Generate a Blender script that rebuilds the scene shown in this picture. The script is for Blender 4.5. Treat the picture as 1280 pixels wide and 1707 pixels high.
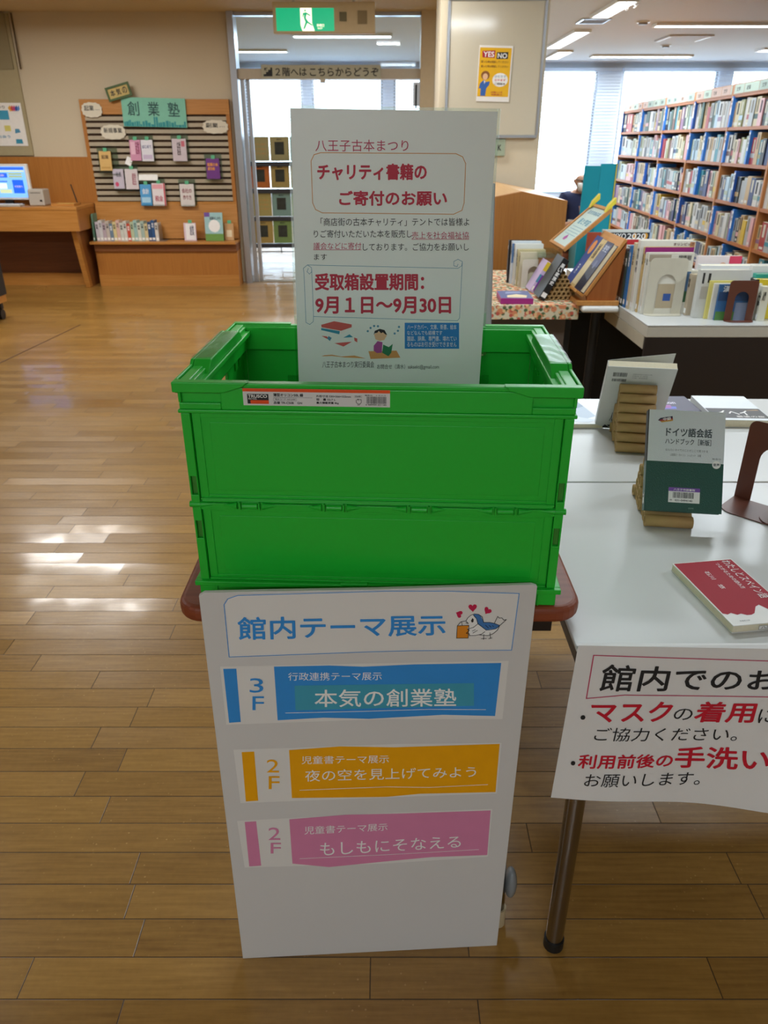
import bpy, bmesh, math, random
from mathutils import Matrix, Vector

for _o in list(bpy.data.objects):
    bpy.data.objects.remove(_o, do_unlink=True)
SC = bpy.context.scene
COL = SC.collection
R = math.radians
rnd = random.Random(7)

# ------------------------------------------------------------------ camera, world, lamps, exposure
cam_d = bpy.data.cameras.new('camera')
cam = bpy.data.objects.new('camera', cam_d); COL.objects.link(cam)
cam.location = (0, 0, 1.35)
cam.rotation_euler = (R(90 - 26.3), 0, 0)
cam_d.sensor_fit = 'VERTICAL'; cam_d.sensor_height = 36.0
cam_d.lens = 1250 / 1707 * 36.0
cam_d.clip_start = 0.02; cam_d.clip_end = 80
cam_d.dof.use_dof = True; cam_d.dof.focus_distance = 1.12; cam_d.dof.aperture_fstop = 10.5
SC.camera = cam

SC.view_settings.view_transform = 'Standard'; SC.view_settings.look = 'None'
SC.view_settings.gamma = 1.0; SC.view_settings.use_curve_mapping = False
SC.view_settings.exposure = 0.0
SC.cycles.use_denoising = True
SC.cycles.max_bounces = 8; SC.cycles.diffuse_bounces = 4; SC.cycles.glossy_bounces = 4
SC.cycles.transparent_max_bounces = 12; SC.cycles.sample_clamp_indirect = 6.0
SC.cycles.caustics_reflective = False; SC.cycles.caustics_refractive = False

world = bpy.data.worlds.new('overcast_sky'); SC.world = world; world.use_nodes = True
wb = world.node_tree.nodes['Background']
wb.inputs[0].default_value = (0.80, 0.90, 1.0, 1); wb.inputs[1].default_value = 8.0

WARM = (1.0, 0.90, 0.76); NEUT = (1.0, 0.97, 0.92); COOL = (0.82, 0.93, 1.0)
# light of the unseen ceiling fixtures of the hall (x, y, watts, colour); each fixture itself is built further down
HALL_LAMPS = [(-2.93, 6.35, 44, NEUT), (-3.3, 2.6, 26, COOL), (-2.6, -2.2, 16, COOL),
              (0.55, 2.7, 29, COOL), (-0.5, -2.2, 38, COOL), (3.4, 2.0, 46, COOL), (3.6, -2.2, 8, COOL), (-0.4, 5.6, 30, NEUT), (2.3, 4.5, 28, COOL)]  # lamps behind the camera are unseen, added as front fill
FAR_LAMPS = [(2.19, 8.55, 60, COOL), (2.28, 11.0, 50, COOL), (3.62, 9.68, 30, COOL), (3.82, 13.0, 40, COOL), (-1.75, 12.3, 60, COOL), (5.9, 12.15, 30, COOL), (-0.5, 10.6, 55, COOL), (1.9, 6.6, 26, COOL)]
LZ = 2.5


def lamp(name, x, y, z, sx, sy, watts, col):
    d = bpy.data.lights.new(name, 'AREA'); d.shape = 'RECTANGLE'; d.size = sx; d.size_y = sy
    d.energy = watts; d.color = col
    o = bpy.data.objects.new(name, d); COL.objects.link(o); o.location = (x, y, z)
    return o


# ------------------------------------------------------------------ helpers
def lin(h):
    if isinstance(h, str):
        h = h.lstrip('#'); c = [int(h[i:i + 2], 16) / 255 for i in (0, 2, 4)]
    else:
        c = h
    return tuple((v / 12.92 if v <= 0.04045 else ((v + 0.055) / 1.055) ** 2.4) for v in c) + (1.0,)


MATS = {}


def mat(name, col, rough=0.5, metal=0.0, var=0.06, scale=30.0, spec=0.5, bump=0.0, emit=0.0, coat=0.0, trans=0.0):
    """Principled material whose colour is varied a little by a noise texture."""
    if name in MATS:
        return MATS[name]
    m = bpy.data.materials.new(name); m.use_nodes = True
    nt = m.node_tree; b = nt.nodes['Principled BSDF']
    c = lin(col)
    tc = nt.nodes.new('ShaderNodeTexCoord'); nz = nt.nodes.new('ShaderNodeTexNoise')
    nz.inputs['Scale'].default_value = scale; nz.inputs['Detail'].default_value = 3
    nt.links.new(tc.outputs['Object'], nz.inputs['Vector'])
    mx = nt.nodes.new('ShaderNodeMix'); mx.data_type = 'RGBA'
    mx.inputs['A'].default_value = tuple(v * (1 - var) for v in c[:3]) + (1,)
    mx.inputs['B'].default_value = tuple(min(1, v * (1 + var)) for v in c[:3]) + (1,)
    nt.links.new(nz.outputs['Fac'], mx.inputs['Factor'])
    nt.links.new(mx.outputs['Result'], b.inputs['Base Color'])
    b.inputs['Roughness'].default_value = rough; b.inputs['Metallic'].default_value = metal
    b.inputs['Specular IOR Level'].default_value = spec
    if coat:
        b.inputs['Coat Weight'].default_value = coat; b.inputs['Coat Roughness'].default_value = 0.1
    if emit:
        b.inputs['Emission Color'].default_value = c; b.inputs['Emission Strength'].default_value = emit
    if bump:
        bp = nt.nodes.new('ShaderNodeBump'); bp.inputs['Strength'].default_value = bump; bp.inputs['Distance'].default_value = 0.004
        nt.links.new(nz.outputs['Fac'], bp.inputs['Height']); nt.links.new(bp.outputs['Normal'], b.inputs['Normal'])
    MATS[name] = m
    return m


def wood(name, c1, c2, rough=0.4, axis='X', scale=6.0, coat=0.0):
    if name in MATS:
        return MATS[name]
    m = bpy.data.materials.new(name); m.use_nodes = True
    nt = m.node_tree; b = nt.nodes['Principled BSDF']
    tc = nt.nodes.new('ShaderNodeTexCoord'); mp = nt.nodes.new('ShaderNodeMapping')
    s = {'X': (0.6, 14, 14), 'Y': (14, 0.6, 14), 'Z': (14, 14, 0.6)}[axis]
    mp.inputs['Scale'].default_value = s
    nt.links.new(tc.outputs['Object'], mp.inputs['Vector'])
    nz = nt.nodes.new('ShaderNodeTexNoise'); nz.inputs['Scale'].default_value = scale; nz.inputs['Detail'].default_value = 5
    nt.links.new(mp.outputs['Vector'], nz.inputs['Vector'])
    rp = nt.nodes.new('ShaderNodeValToRGB')
    rp.color_ramp.elements[0].position = 0.3; rp.color_ramp.elements[0].color = lin(c1)
    rp.color_ramp.elements[1].position = 0.75; rp.color_ramp.elements[1].color = lin(c2)
    nt.links.new(nz.outputs['Fac'], rp.inputs['Fac']); nt.links.new(rp.outputs['Color'], b.inputs['Base Color'])
    b.inputs['Roughness'].default_value = rough
    if coat:
        b.inputs['Coat Weight'].default_value = coat; b.inputs['Coat Roughness'].default_value = 0.15
    MATS[name] = m
    return m


def clear(name, tint, fac=0.06, rough=0.03):
    """Thin clear glass or acrylic: mostly see-through, a little mirror and tint."""
    if name in MATS:
        return MATS[name]
    m = bpy.data.materials.new(name); m.use_nodes = True
    nt = m.node_tree; nt.nodes.remove(nt.nodes['Principled BSDF'])
    out = nt.nodes['Material Output']
    t = nt.nodes.new('ShaderNodeBsdfTransparent'); t.inputs[0].default_value = lin(tint)
    g = nt.nodes.new('ShaderNodeBsdfGlossy'); g.inputs['Roughness'].default_value = rough
    fr = nt.nodes.new('ShaderNodeLayerWeight'); fr.inputs[0].default_value = 0.25
    mt = nt.nodes.new('ShaderNodeMath'); mt.operation = 'MULTIPLY_ADD'
    mt.inputs[1].default_value = 0.4; mt.inputs[2].default_value = fac
    nt.links.new(fr.outputs['Fresnel'], mt.inputs[0])
    mx = nt.nodes.new('ShaderNodeMixShader')
    nt.links.new(mt.outputs[0], mx.inputs[0]); nt.links.new(t.outputs[0], mx.inputs[1]); nt.links.new(g.outputs[0], mx.inputs[2])
    nt.links.new(mx.outputs[0], out.inputs['Surface'])
    MATS[name] = m
    return m


def mlin(a, b, t):
    return a + (b - a) * t


class MB:
    """Collects shapes and links them as ONE mesh object."""

    def __init__(self):
        self.v = []; self.f = []; self.fm = []; self.mats = []; self.sm = []

    def mi(self, m):
        if m not in self.mats:
            self.mats.append(m)
        return self.mats.index(m)

    def add(self, verts, faces, m, M=None, smooth=False):
        o = len(self.v)
        for p in verts:
            p = Vector(p)
            self.v.append(M @ p if M is not None else p)
        i = self.mi(m)
        for f in faces:
            self.f.append([o + k for k in f]); self.fm.append(i); self.sm.append(smooth)
        return self

    def box(self, x0, x1, y0, y1, z0, z1, m, M=None):
        v = [(x0, y0, z0), (x1, y0, z0), (x1, y1, z0), (x0, y1, z0), (x0, y0, z1), (x1, y0, z1), (x1, y1, z1), (x0, y1, z1)]
        return self.add(v, [(0, 3, 2, 1), (4, 5, 6, 7), (0, 1, 5, 4), (1, 2, 6, 5), (2, 3, 7, 6), (3, 0, 4, 7)], m, M)

    def ring(self, x0, x1, y0, y1, z0, z1, t, m, M=None):
        """four walls of thickness t"""
        self.box(x0, x1, y0, y0 + t, z0, z1, m, M); self.box(x0, x1, y1 - t, y1, z0, z1, m, M)
        self.box(x0, x0 + t, y0 + t, y1 - t, z0, z1, m, M); self.box(x1 - t, x1, y0 + t, y1 - t, z0, z1, m, M)
        return self

    def prism(self, pts, h, m, M=None, axis='Z', at=0.0):
        """polygon pts extruded by h; axis Z: pts are x,y; axis Y: pts are x,z; axis X: pts are y,z"""
        def p3(p, d):
            if axis == 'Z': return (p[0], p[1], d)
            if axis == 'Y': return (p[0], d, p[1])
            return (d, p[0], p[1])
        n = len(pts)
        v = [p3(p, at) for p in pts] + [p3(p, at + h) for p in pts]
        f = [tuple(range(n))[::-1], tuple(range(n, 2 * n))] + [(i, (i + 1) % n, n + (i + 1) % n, n + i) for i in range(n)]
        return self.add(v, f, m, M)

    def cyl(self, p0, p1, r, m, n=16, r1=None, M=None, cap=True):
        p0 = Vector(p0); p1 = Vector(p1); r1 = r if r1 is None else r1
        d = (p1 - p0).normalized(); a = d.orthogonal().normalized(); b = d.cross(a)
        v = []
        for p, rr in ((p0, r), (p1, r1)):
            for i in range(n):
                t = 2 * math.pi * i / n
                v.append(p + (a * math.cos(t) + b * math.sin(t)) * rr)
        f = [(i, (i + 1) % n, n + (i + 1) % n, n + i) for i in range(n)]
        self.add(v, f, m, M, True)
        if cap:
            self.add(v[:n], [tuple(range(n))[::-1]], m, M); self.add(v[n:], [tuple(range(n))], m, M)
        return self

    def pipe(self, p0, p1, r, ri, m, n=18, M=None):
        """open hollow tube"""
        p0 = Vector(p0); p1 = Vector(p1); d = (p1 - p0).normalized(); a = d.orthogonal().normalized(); b = d.cross(a)
        v = []
        for p, rr in ((p0, r), (p1, r), (p1, ri), (p0, ri)):
            for i in range(n):
                t = 2 * math.pi * i / n
                v.append(p + (a * math.cos(t) + b * math.sin(t)) * rr)
        f = []
        for k in range(4):
            for i in range(n):
                f.append((k * n + i, k * n + (i + 1) % n, ((k + 1) % 4) * n + (i + 1) % n, ((k + 1) % 4) * n + i))
        return self.add(v, f, m, M, True)

    def tube(self, path, r, m, n=12, M=None):
        path = [Vector(p) for p in path]
        rings = []; a = None
        for i, p in enumerate(path):
            d = (path[min(i + 1, len(path) - 1)] - path[max(i - 1, 0)]).normalized()
            a = d.orthogonal().normalized() if a is None else (a - d * a.dot(d)).normalized()
            b = d.cross(a)
            rings.append([p + (a * math.cos(2 * math.pi * k / n) + b * math.sin(2 * math.pi * k / n)) * r for k in range(n)])
        v = [q for rg in rings for q in rg]; f = []
        for i in range(len(path) - 1):
            for k in range(n):
                f.append((i * n + k, i * n + (k + 1) % n, (i + 1) * n + (k + 1) % n, (i + 1) * n + k))
        f.append(tuple(range(n))[::-1]); f.append(tuple(range((len(path) - 1) * n, len(path) * n)))
        return self.add(v, f, m, M, True)

    def ball(self, c, r, m, n=16, k=10, M=None):
        """ellipsoid, r = radius or (rx, ry, rz)"""
        rx, ry, rz = (r, r, r) if not isinstance(r, tuple) else r
        v = [(c[0], c[1], c[2] + rz)]
        for j in range(1, k):
            t = math.pi * j / k
            for i in range(n):
                u = 2 * math.pi * i / n
                v.append((c[0] + rx * math.sin(t) * math.cos(u), c[1] + ry * math.sin(t) * math.sin(u), c[2] + rz * math.cos(t)))
        v.append((c[0], c[1], c[2] - rz)); f = [(0, 1 + i, 1 + (i + 1) % n) for i in range(n)]
        for j in range(k - 2):
            for i in range(n):
                f.append((1 + j * n + i, 1 + (j + 1) * n + i, 1 + (j + 1) * n + (i + 1) % n, 1 + j * n + (i + 1) % n))
        l = len(v) - 1; b0 = 1 + (k - 2) * n
        f += [(l, b0 + (i + 1) % n, b0 + i) for i in range(n)]
        return self.add(v, f, m, M, True)

    def build(self, name, parent=None, loc=(0, 0, 0), rotz=0.0, bevel=0.0, seg=2, rot=None, sub=0):
        me = bpy.data.meshes.new(name)
        me.from_pydata([tuple(p) for p in self.v], [], self.f)
        for m in self.mats: me.materials.append(m)
        me.polygons.foreach_set('material_index', self.fm)
        me.polygons.foreach_set('use_smooth', self.sm)
        bm = bmesh.new(); bm.from_mesh(me); bmesh.ops.recalc_face_normals(bm, faces=bm.faces); bm.to_mesh(me); bm.free()
        me.update()
        o = bpy.data.objects.new(name, me); COL.objects.link(o)
        if parent is not None: o.parent = parent
        o.location = loc; o.rotation_euler = rot if rot is not None else (0, 0, rotz)
        if bevel:
            md = o.modifiers.new('bevel', 'BEVEL'); md.width = bevel; md.segments = seg; md.limit_method = 'ANGLE'; md.angle_limit = R(40)
        return o


def tag(o, label=None, cat=None, group=None, kind=None):
    if label: o['label'] = label
    if cat: o['category'] = cat
    if group: o['group'] = group
    if kind: o['kind'] = kind
    return o


def thing(name, label, cat, loc=(0, 0, 0), rotz=0.0, group=None, rot=None):
    o = bpy.data.objects.new(name, None); COL.objects.link(o); o.empty_display_size = 0.1
    o.location = loc; o.rotation_euler = rot if rot is not None else (0, 0, rotz)
    return tag(o, label, cat, group)


def frame_xz(mb, x0, x1, z0, z1, y0, y1, w, m):
    """upright picture frame with members of width w"""
    mb.box(x0, x1, y0, y1, z0, z0 + w, m); mb.box(x0, x1, y0, y1, z1 - w, z1, m)
    mb.box(x0, x0 + w, y0, y1, z0 + w, z1 - w, m); mb.box(x1 - w, x1, y0, y1, z0 + w, z1 - w, m)
    return mb


def struct(o):
    o['kind'] = 'structure'; return o


def copy_tree(o, parent=None):
    c = o.copy(); COL.objects.link(c)
    if parent is not None: c.parent = parent
    for ch in list(o.children): copy_tree(ch, c)
    return c


# ------------------------------------------------------------------ printing on sheets (all in millimetres on the sheet)
_glyphs = {}


def glyphs(txt, off):
    k = (txt, round(off, 3))
    if k not in _glyphs:
        cu = bpy.data.curves.new('writing', 'FONT'); cu.body = txt; cu.size = 1.0; cu.offset = off; cu.resolution_u = 3
        o = bpy.data.objects.new('writing', cu); COL.objects.link(o)
        dg = bpy.context.evaluated_depsgraph_get(); dg.update()
        me = bpy.data.meshes.new_from_object(o.evaluated_get(dg))
        v = [(p.co.x, p.co.y) for p in me.vertices]; f = [tuple(p.vertices) for p in me.polygons]
        bpy.data.objects.remove(o); bpy.data.meshes.remove(me); bpy.data.curves.remove(cu)
        x0 = min(p[0] for p in v); x1 = max(p[0] for p in v); y0 = min(p[1] for p in v); y1 = max(p[1] for p in v)
        _glyphs[k] = ([((p[0] - x0) / (x1 - x0), (p[1] - y0) / max(1e-6, y1 - y0)) for p in v], f)
    return _glyphs[k]


def write(mb, txt, m, quad, place, h=0.3, bold=0.0):
    """lettering filling the quad (top-left, top-right, bottom-right, bottom-left), mm; place(u, v, h) gives the 3-D point"""
    tl, tr, br, bl = quad
    hh = abs(tl[1] - bl[1]) + 1e-6
    v, f = glyphs(txt, 0.0005 if '童' in txt else 0.0)
    d = min(bold * .5, hh * .034)      # heavier strokes: the same glyph laid down again a hair to each side
    sh = [(0, 0)] if d <= 0 else [(-d, 0), (d, 0), (0, -d), (0, d), (-d * .7, -d * .7), (d * .7, d * .7), (-d * .7, d * .7), (d * .7, -d * .7)]
    for i, (sx, sy) in enumerate(sh):
        out = []
        for (a, b) in v:
            u = mlin(mlin(bl[0], br[0], a), mlin(tl[0], tr[0], a), b); w = mlin(mlin(bl[1], br[1], a), mlin(tl[1], tr[1], a), b)
            out.append(place(u + sx, w + sy, h + i * .004))
        mb.add(out, f, m)


def rectq(x0, y0, x1, y1):
    return [(x0, y1), (x1, y1), (x1, y0), (x0, y0)]


def fill(mb, pts, m, place, h=0.2):
    mb.add([place(p[0], p[1], h) for p in pts], [tuple(range(len(pts)))], m)


def stroke(mb, pts, w, m, place, h=0.3):
    for a, b in zip(pts[:-1], pts[1:]):
        dx, dy = b[0] - a[0], b[1] - a[1]; l = math.hypot(dx, dy) or 1
        nx, ny = -dy / l * w / 2, dx / l * w / 2; ex, ey = dx / l * w * .4, dy / l * w * .4
        q = [(a[0] + nx - ex, a[1] + ny - ey), (b[0] + nx + ex, b[1] + ny + ey), (b[0] - nx + ex, b[1] - ny + ey), (a[0] - nx - ex, a[1] - ny - ey)]
        fill(mb, q, m, place, h)


def barcode(mb, x0, y0, x1, y1, m, place, h=0.3, n=28, seed=1):
    r = random.Random(seed); x = x0; st = (x1 - x0) / (n * 2.0)
    while x < x1 - st:
        w = st * r.choice((.6, .9, 1.4)); fill(mb, rectq(x, y0, min(x + w, x1), y1), m, place, h); x += w + st * r.choice((.6, .8, 1.3))


def flat_y(u, v, h):      # sheet standing in the local x-z plane, printed side towards -y
    return (u / 1000, -h / 1000, v / 1000)


def flat_z(u, v, h):      # sheet lying in the local x-y plane, printed side up
    return (u / 1000, v / 1000, h / 1000)


# ------------------------------------------------------------------ materials
INK = {'ink': mat('ink_black', '#1c1d20', .6), 'red': mat('ink_red', '#c22a45', .55), 'red2': mat('ink_rose', '#c03a60', .55),
       'red3': mat('ink_crimson', '#c8102e', .55), 'white': mat('ink_white', '#f2f2f0', .55), 'orange': mat('ink_orange_line', '#d9944a', .6),
       'sblue': mat('ink_soft_blue', '#4f8fb0', .6), 'blue': mat('ink_sky_blue', '#2f8fdd', .5), 'amber': mat('ink_amber', '#f0a800', .5),
       'pink': mat('ink_pink', '#d884ac', .5), 'teal2': mat('ink_teal_block', '#3f9fbb', .5), 'card': mat('ink_card_blue', '#1f80cc', .5),
       'coral': mat('ink_coral', '#cf5a55', .6), 'teal': mat('ink_teal', '#2f8fae', .6), 'paper': mat('paper_white', '#eceae6', .55),
       'tan': mat('ink_tan', '#d99a5a', .6), 'plum': mat('ink_plum', '#a84a98', .6), 'skin': mat('ink_skin', '#e6bb94', .6),
       'green': mat('ink_green', '#1f7a50', .6), 'heart': mat('ink_heart', '#c5104a', .6), 'orangebag': mat('ink_bag', '#e08a1c', .6),
       'cloth': mat('ink_bird_white', '#efefed', .6), 'sblue2': mat('ink_bird_blue', '#3f78b8', .6)}
M_WALL = mat('wall_cloth', '#cfc2a8', .85, var=.05, scale=120, bump=.25)
M_WALL2 = mat('wall_paint_cool', '#d5d3cf', .8, var=.02)
M_CEIL = mat('ceiling_board', '#ccd0d6', .9, var=.02)
M_ALU = mat('aluminium', '#b9bcc2', .32, metal=.9, var=.03)
M_STEEL = mat('steel_tube', '#9a9590', .22, metal=1.0, var=.03)
M_OAK = wood('oak_veneer', '#a5682a', '#b47834', .45, 'Z')
M_OAKH = wood('oak_veneer_level', '#b07632', '#c48a48', .4, 'X')
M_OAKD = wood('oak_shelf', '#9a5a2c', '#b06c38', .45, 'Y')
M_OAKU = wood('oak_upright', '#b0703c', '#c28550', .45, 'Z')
M_BROWN = wood('red_brown_tabletop', '#7a3519', '#94492a', .5, 'X')
M_GREEN = mat('crate_green', '#1ab832', .36, var=.03, scale=8, spec=.5)
M_GREENI = M_GREEN
M_WHITE = mat('white_plastic', '#e8e8e4', .4, var=.02)
M_FOAM = mat('foam_board', '#d2d0ce', .6, var=.02, scale=4)
M_TABLE = mat('white_melamine', '#c9cac8', .28, var=.015, scale=5)
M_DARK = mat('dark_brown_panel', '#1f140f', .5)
M_BLACK = mat('black_plastic', '#141414', .5)
M_PAGE = mat('page_edges', '#e3d9bd', .8, var=.08, scale=200)
M_BEIGE = mat('beige_enamel', '#c8c2b0', .45)
M_BKEND = mat('brown_enamel', '#62382a', .38)
M_CARD = mat('cardboard_tube', '#b3925f', .8, var=.1, scale=60)
M_CARDI = mat('cardboard_inside', '#6b5232', .9)
M_GLASS = clear('window_glass', '#f4fbff', .03)
M_ACRYL = clear('clear_acrylic', '#e6f0ea', .10)
M_LAM = mat('laminated_paper', '#eef3f1', .22, var=.01, coat=.35)
M_CREAM = mat('cream_rubber', '#cbb994', .6)


def book_mats(hexcol):
    return mat('cover_' + hexcol.strip('#'), hexcol, .4, var=.05)


# ------------------------------------------------------------------ the room
def floor_mat():
    m = bpy.data.materials.new('oak_strip_floor'); m.use_nodes = True
    nt = m.node_tree; N = nt.nodes; L = nt.links; b = N['Principled BSDF']

    def M_(op, a, c=None, d=None):
        n = N.new('ShaderNodeMath'); n.operation = op
        for i, x in enumerate((a, c, d)):
            if x is None: continue
            if isinstance(x, (int, float)): n.inputs[i].default_value = x
            else: L.new(x, n.inputs[i])
        return n.outputs[0]
    tc = N.new('ShaderNodeTexCoord'); sp = N.new('ShaderNodeSeparateXYZ'); L.new(tc.outputs['Object'], sp.inputs[0])
    x, y = sp.outputs[0], sp.outputs[1]
    rowf = M_('DIVIDE', M_('ADD', y, -0.0430), 0.0758)
    row = M_('FLOOR', rowf); rf = M_('FRACT', rowf)
    wn = N.new('ShaderNodeTexWhiteNoise'); wn.noise_dimensions = '1D'; L.new(row, wn.inputs['W'])
    pf = M_('ADD', M_('DIVIDE', x, 0.62), M_('MULTIPLY', wn.outputs['Value'], 7.3))
    pid = M_('FLOOR', pf); pr = M_('FRACT', pf)
    wn2 = N.new('ShaderNodeTexWhiteNoise'); wn2.noise_dimensions = '2D'
    cb = N.new('ShaderNodeCombineXYZ'); L.new(row, cb.inputs[0]); L.new(pid, cb.inputs[1]); L.new(cb.outputs[0], wn2.inputs['Vector'])
    # gap lines
    ge = M_('MINIMUM', M_('MINIMUM', rf, M_('SUBTRACT', 1.0, rf)), M_('MULTIPLY', M_('MINIMUM', pr, M_('SUBTRACT', 1.0, pr)), 8.2))
    gap = N.new('ShaderNodeMapRange'); gap.inputs['From Min'].default_value = 0.005; gap.inputs['From Max'].default_value = 0.019
    L.new(ge, gap.inputs['Value'])
    mp = N.new('ShaderNodeMapping'); mp.inputs['Scale'].default_value = (1.6, 26, 1)
    L.new(tc.outputs['Object'], mp.inputs['Vector'])
    ofs = N.new('ShaderNodeVectorMath'); ofs.operation = 'ADD'; L.new(mp.outputs[0], ofs.inputs[0]); L.new(wn2.outputs['Color'], ofs.inputs[1])
    nz = N.new('ShaderNodeTexNoise'); nz.inputs['Scale'].default_value = 5; nz.inputs['Detail'].default_value = 6; L.new(ofs.outputs[0], nz.inputs['Vector'])
    sc = N.new('ShaderNodeTexNoise'); sc.inputs['Scale'].default_value = 70; sc.inputs['Detail'].default_value = 4; L.new(tc.outputs['Object'], sc.inputs['Vector'])
    rp = N.new('ShaderNodeValToRGB'); e = rp.color_ramp.elements
    e[0].position = 0.25; e[0].color = lin('#7c5826'); e[1].position = 0.8; e[1].color = lin('#ad8342')
    f = M_('ADD', M_('MULTIPLY', nz.outputs['Fac'], 0.62), M_('ADD', M_('MULTIPLY', wn2.outputs['Value'], 0.22), M_('MULTIPLY', sc.outputs['Fac'], 0.2)))
    L.new(f, rp.inputs['Fac'])
    # worn specks
    sk = N.new('ShaderNodeTexVoronoi'); sk.inputs['Scale'].default_value = 55; L.new(tc.outputs['Object'], sk.inputs['Vector'])
    skm = N.new('ShaderNodeMapRange'); skm.inputs['From Min'].default_value = 0.13; skm.inputs['From Max'].default_value = 0.05; L.new(sk.outputs['Distance'], skm.inputs['Value'])
    big = N.new('ShaderNodeTexNoise'); big.inputs['Scale'].default_value = 2.2; L.new(tc.outputs['Object'], big.inputs['Vector'])
    bigm = N.new('ShaderNodeMapRange'); bigm.inputs['From Min'].default_value = 0.44; bigm.inputs['From Max'].default_value = 0.62; L.new(big.outputs['Fac'], bigm.inputs['Value'])
    spk = M_('MULTIPLY', M_('MULTIPLY', skm.outputs[0], bigm.outputs[0]), 0.55)
    m1 = N.new('ShaderNodeMix'); m1.data_type = 'RGBA'; L.new(spk, m1.inputs['Factor']); L.new(rp.outputs[0], m1.inputs['A']); m1.inputs['B'].default_value = lin('#d8b070')
    m2 = N.new('ShaderNodeMix'); m2.data_type = 'RGBA'; L.new(gap.outputs[0], m2.inputs['Factor']); m2.inputs['A'].default_value = lin('#2c1808'); L.new(m1.outputs['Result'], m2.inputs['B'])
    L.new(m2.outputs['Result'], b.inputs['Base Color'])
    rg = N.new('ShaderNodeMapRange'); rg.inputs['To Min'].default_value = 0.22; rg.inputs['To Max'].default_value = 0.42
    L.new(big.outputs['Fac'], rg.inputs['Value']); L.new(rg.outputs[0], b.inputs['Roughness'])
    b.inputs['Coat Weight'].default_value = 0.35; b.inputs['Coat Roughness'].default_value = 0.11
    hh = M_('ADD', M_('MULTIPLY', gap.outputs[0], 0.5), M_('ADD', M_('MULTIPLY', wn2.outputs['Value'], 0.1), M_('ADD', M_('MULTIPLY', sc.outputs['Fac'], 0.12), M_('MULTIPLY', big.outputs['Fac'], 0.9))))
    bp = N.new('ShaderNodeBump'); bp.inputs['Strength'].default_value = 0.35; bp.inputs['Distance'].default_value = 0.004
    # every plank sits at a slightly different angle, so reflections break from plank to plank
    ge_ = N.new('ShaderNodeNewGeometry'); v1 = N.new('ShaderNodeVectorMath'); v1.operation = 'SUBTRACT'; L.new(wn2.outputs['Color'], v1.inputs[0]); v1.inputs[1].default_value = (.5, .5, .5)
    rip = N.new('ShaderNodeTexNoise'); rip.inputs['Scale'].default_value = 9; rip.inputs['Detail'].default_value = 2; L.new(tc.outputs['Object'], rip.inputs['Vector'])
    v4 = N.new('ShaderNodeVectorMath'); v4.operation = 'SUBTRACT'; L.new(rip.outputs['Color'], v4.inputs[0]); v4.inputs[1].default_value = (.5, .5, .5)
    v5 = N.new('ShaderNodeVectorMath'); v5.operation = 'ADD'; L.new(v1.outputs[0], v5.inputs[0]); L.new(v4.outputs[0], v5.inputs[1])
    v2 = N.new('ShaderNodeVectorMath'); v2.operation = 'MULTIPLY'; L.new(v5.outputs[0], v2.inputs[0]); v2.inputs[1].default_value = (.035, .06, 0)
    v3 = N.new('ShaderNodeVectorMath'); v3.operation = 'ADD'; L.new(v2.outputs[0], v3.inputs[0]); L.new(ge_.outputs['Normal'], v3.inputs[1])
    vn = N.new('ShaderNodeVectorMath'); vn.operation = 'NORMALIZE'; L.new(v3.outputs[0], vn.inputs[0]); L.new(vn.outputs[0], bp.inputs['Normal'])
    L.new(hh, bp.inputs['Height']); L.new(bp.outputs[0], b.inputs['Normal']); L.new(vn.outputs[0], b.inputs['Coat Normal'])
    return m


M_FLOOR = floor_mat()
struct(MB().box(-6, 7.6, -3, 15, -0.1, 0, M_FLOOR).build('floor'))
mb = MB(); mb.box(-6, 7.6, -3, 15, 2.5, 2.6, M_CEIL); struct(mb.build('ceiling'))
mb = MB(); mb.box(-6, 1.2, 6.6, 8.5, 2.43, 2.499, mat('soffit_board', '#c9b99a', .9)); struct(mb.build('ceiling_soffit'))
mb = MB(); mb.box(-6, -1.46, 8.3, 8.42, 0, 2.43, M_WALL); mb.box(0.476, 1.42, 8.3, 8.42, 0, 2.43, M_WALL); struct(mb.build('wall_back'))
struct(MB().box(-6.1, -6, -3, 15, 0, 2.5, M_WALL).build('wall_left'))
struct(MB().box(7.6, 7.7, -3, 15, 0, 2.5, M_WALL2).build('wall_right'))
struct(MB().box(-6, 7.6, -3.1, -3, 0, 2.5, M_WALL2).build('wall_rear'))
# veneer dado on the back wall
mb = MB(); mb.box(-6, -2.955, 8.27, 8.299, 0, 1.212, M_OAK); struct(mb.build('trim_dado'))
# pillar carrying the whiteboard
mb = MB(); mb.box(0.385, 1.112, 6.0, 6.55, 0, 2.499, mat('pillar_paint', '#d8cdb4', .8, var=.03)); struct(mb.build('wall_pillar'))

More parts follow.
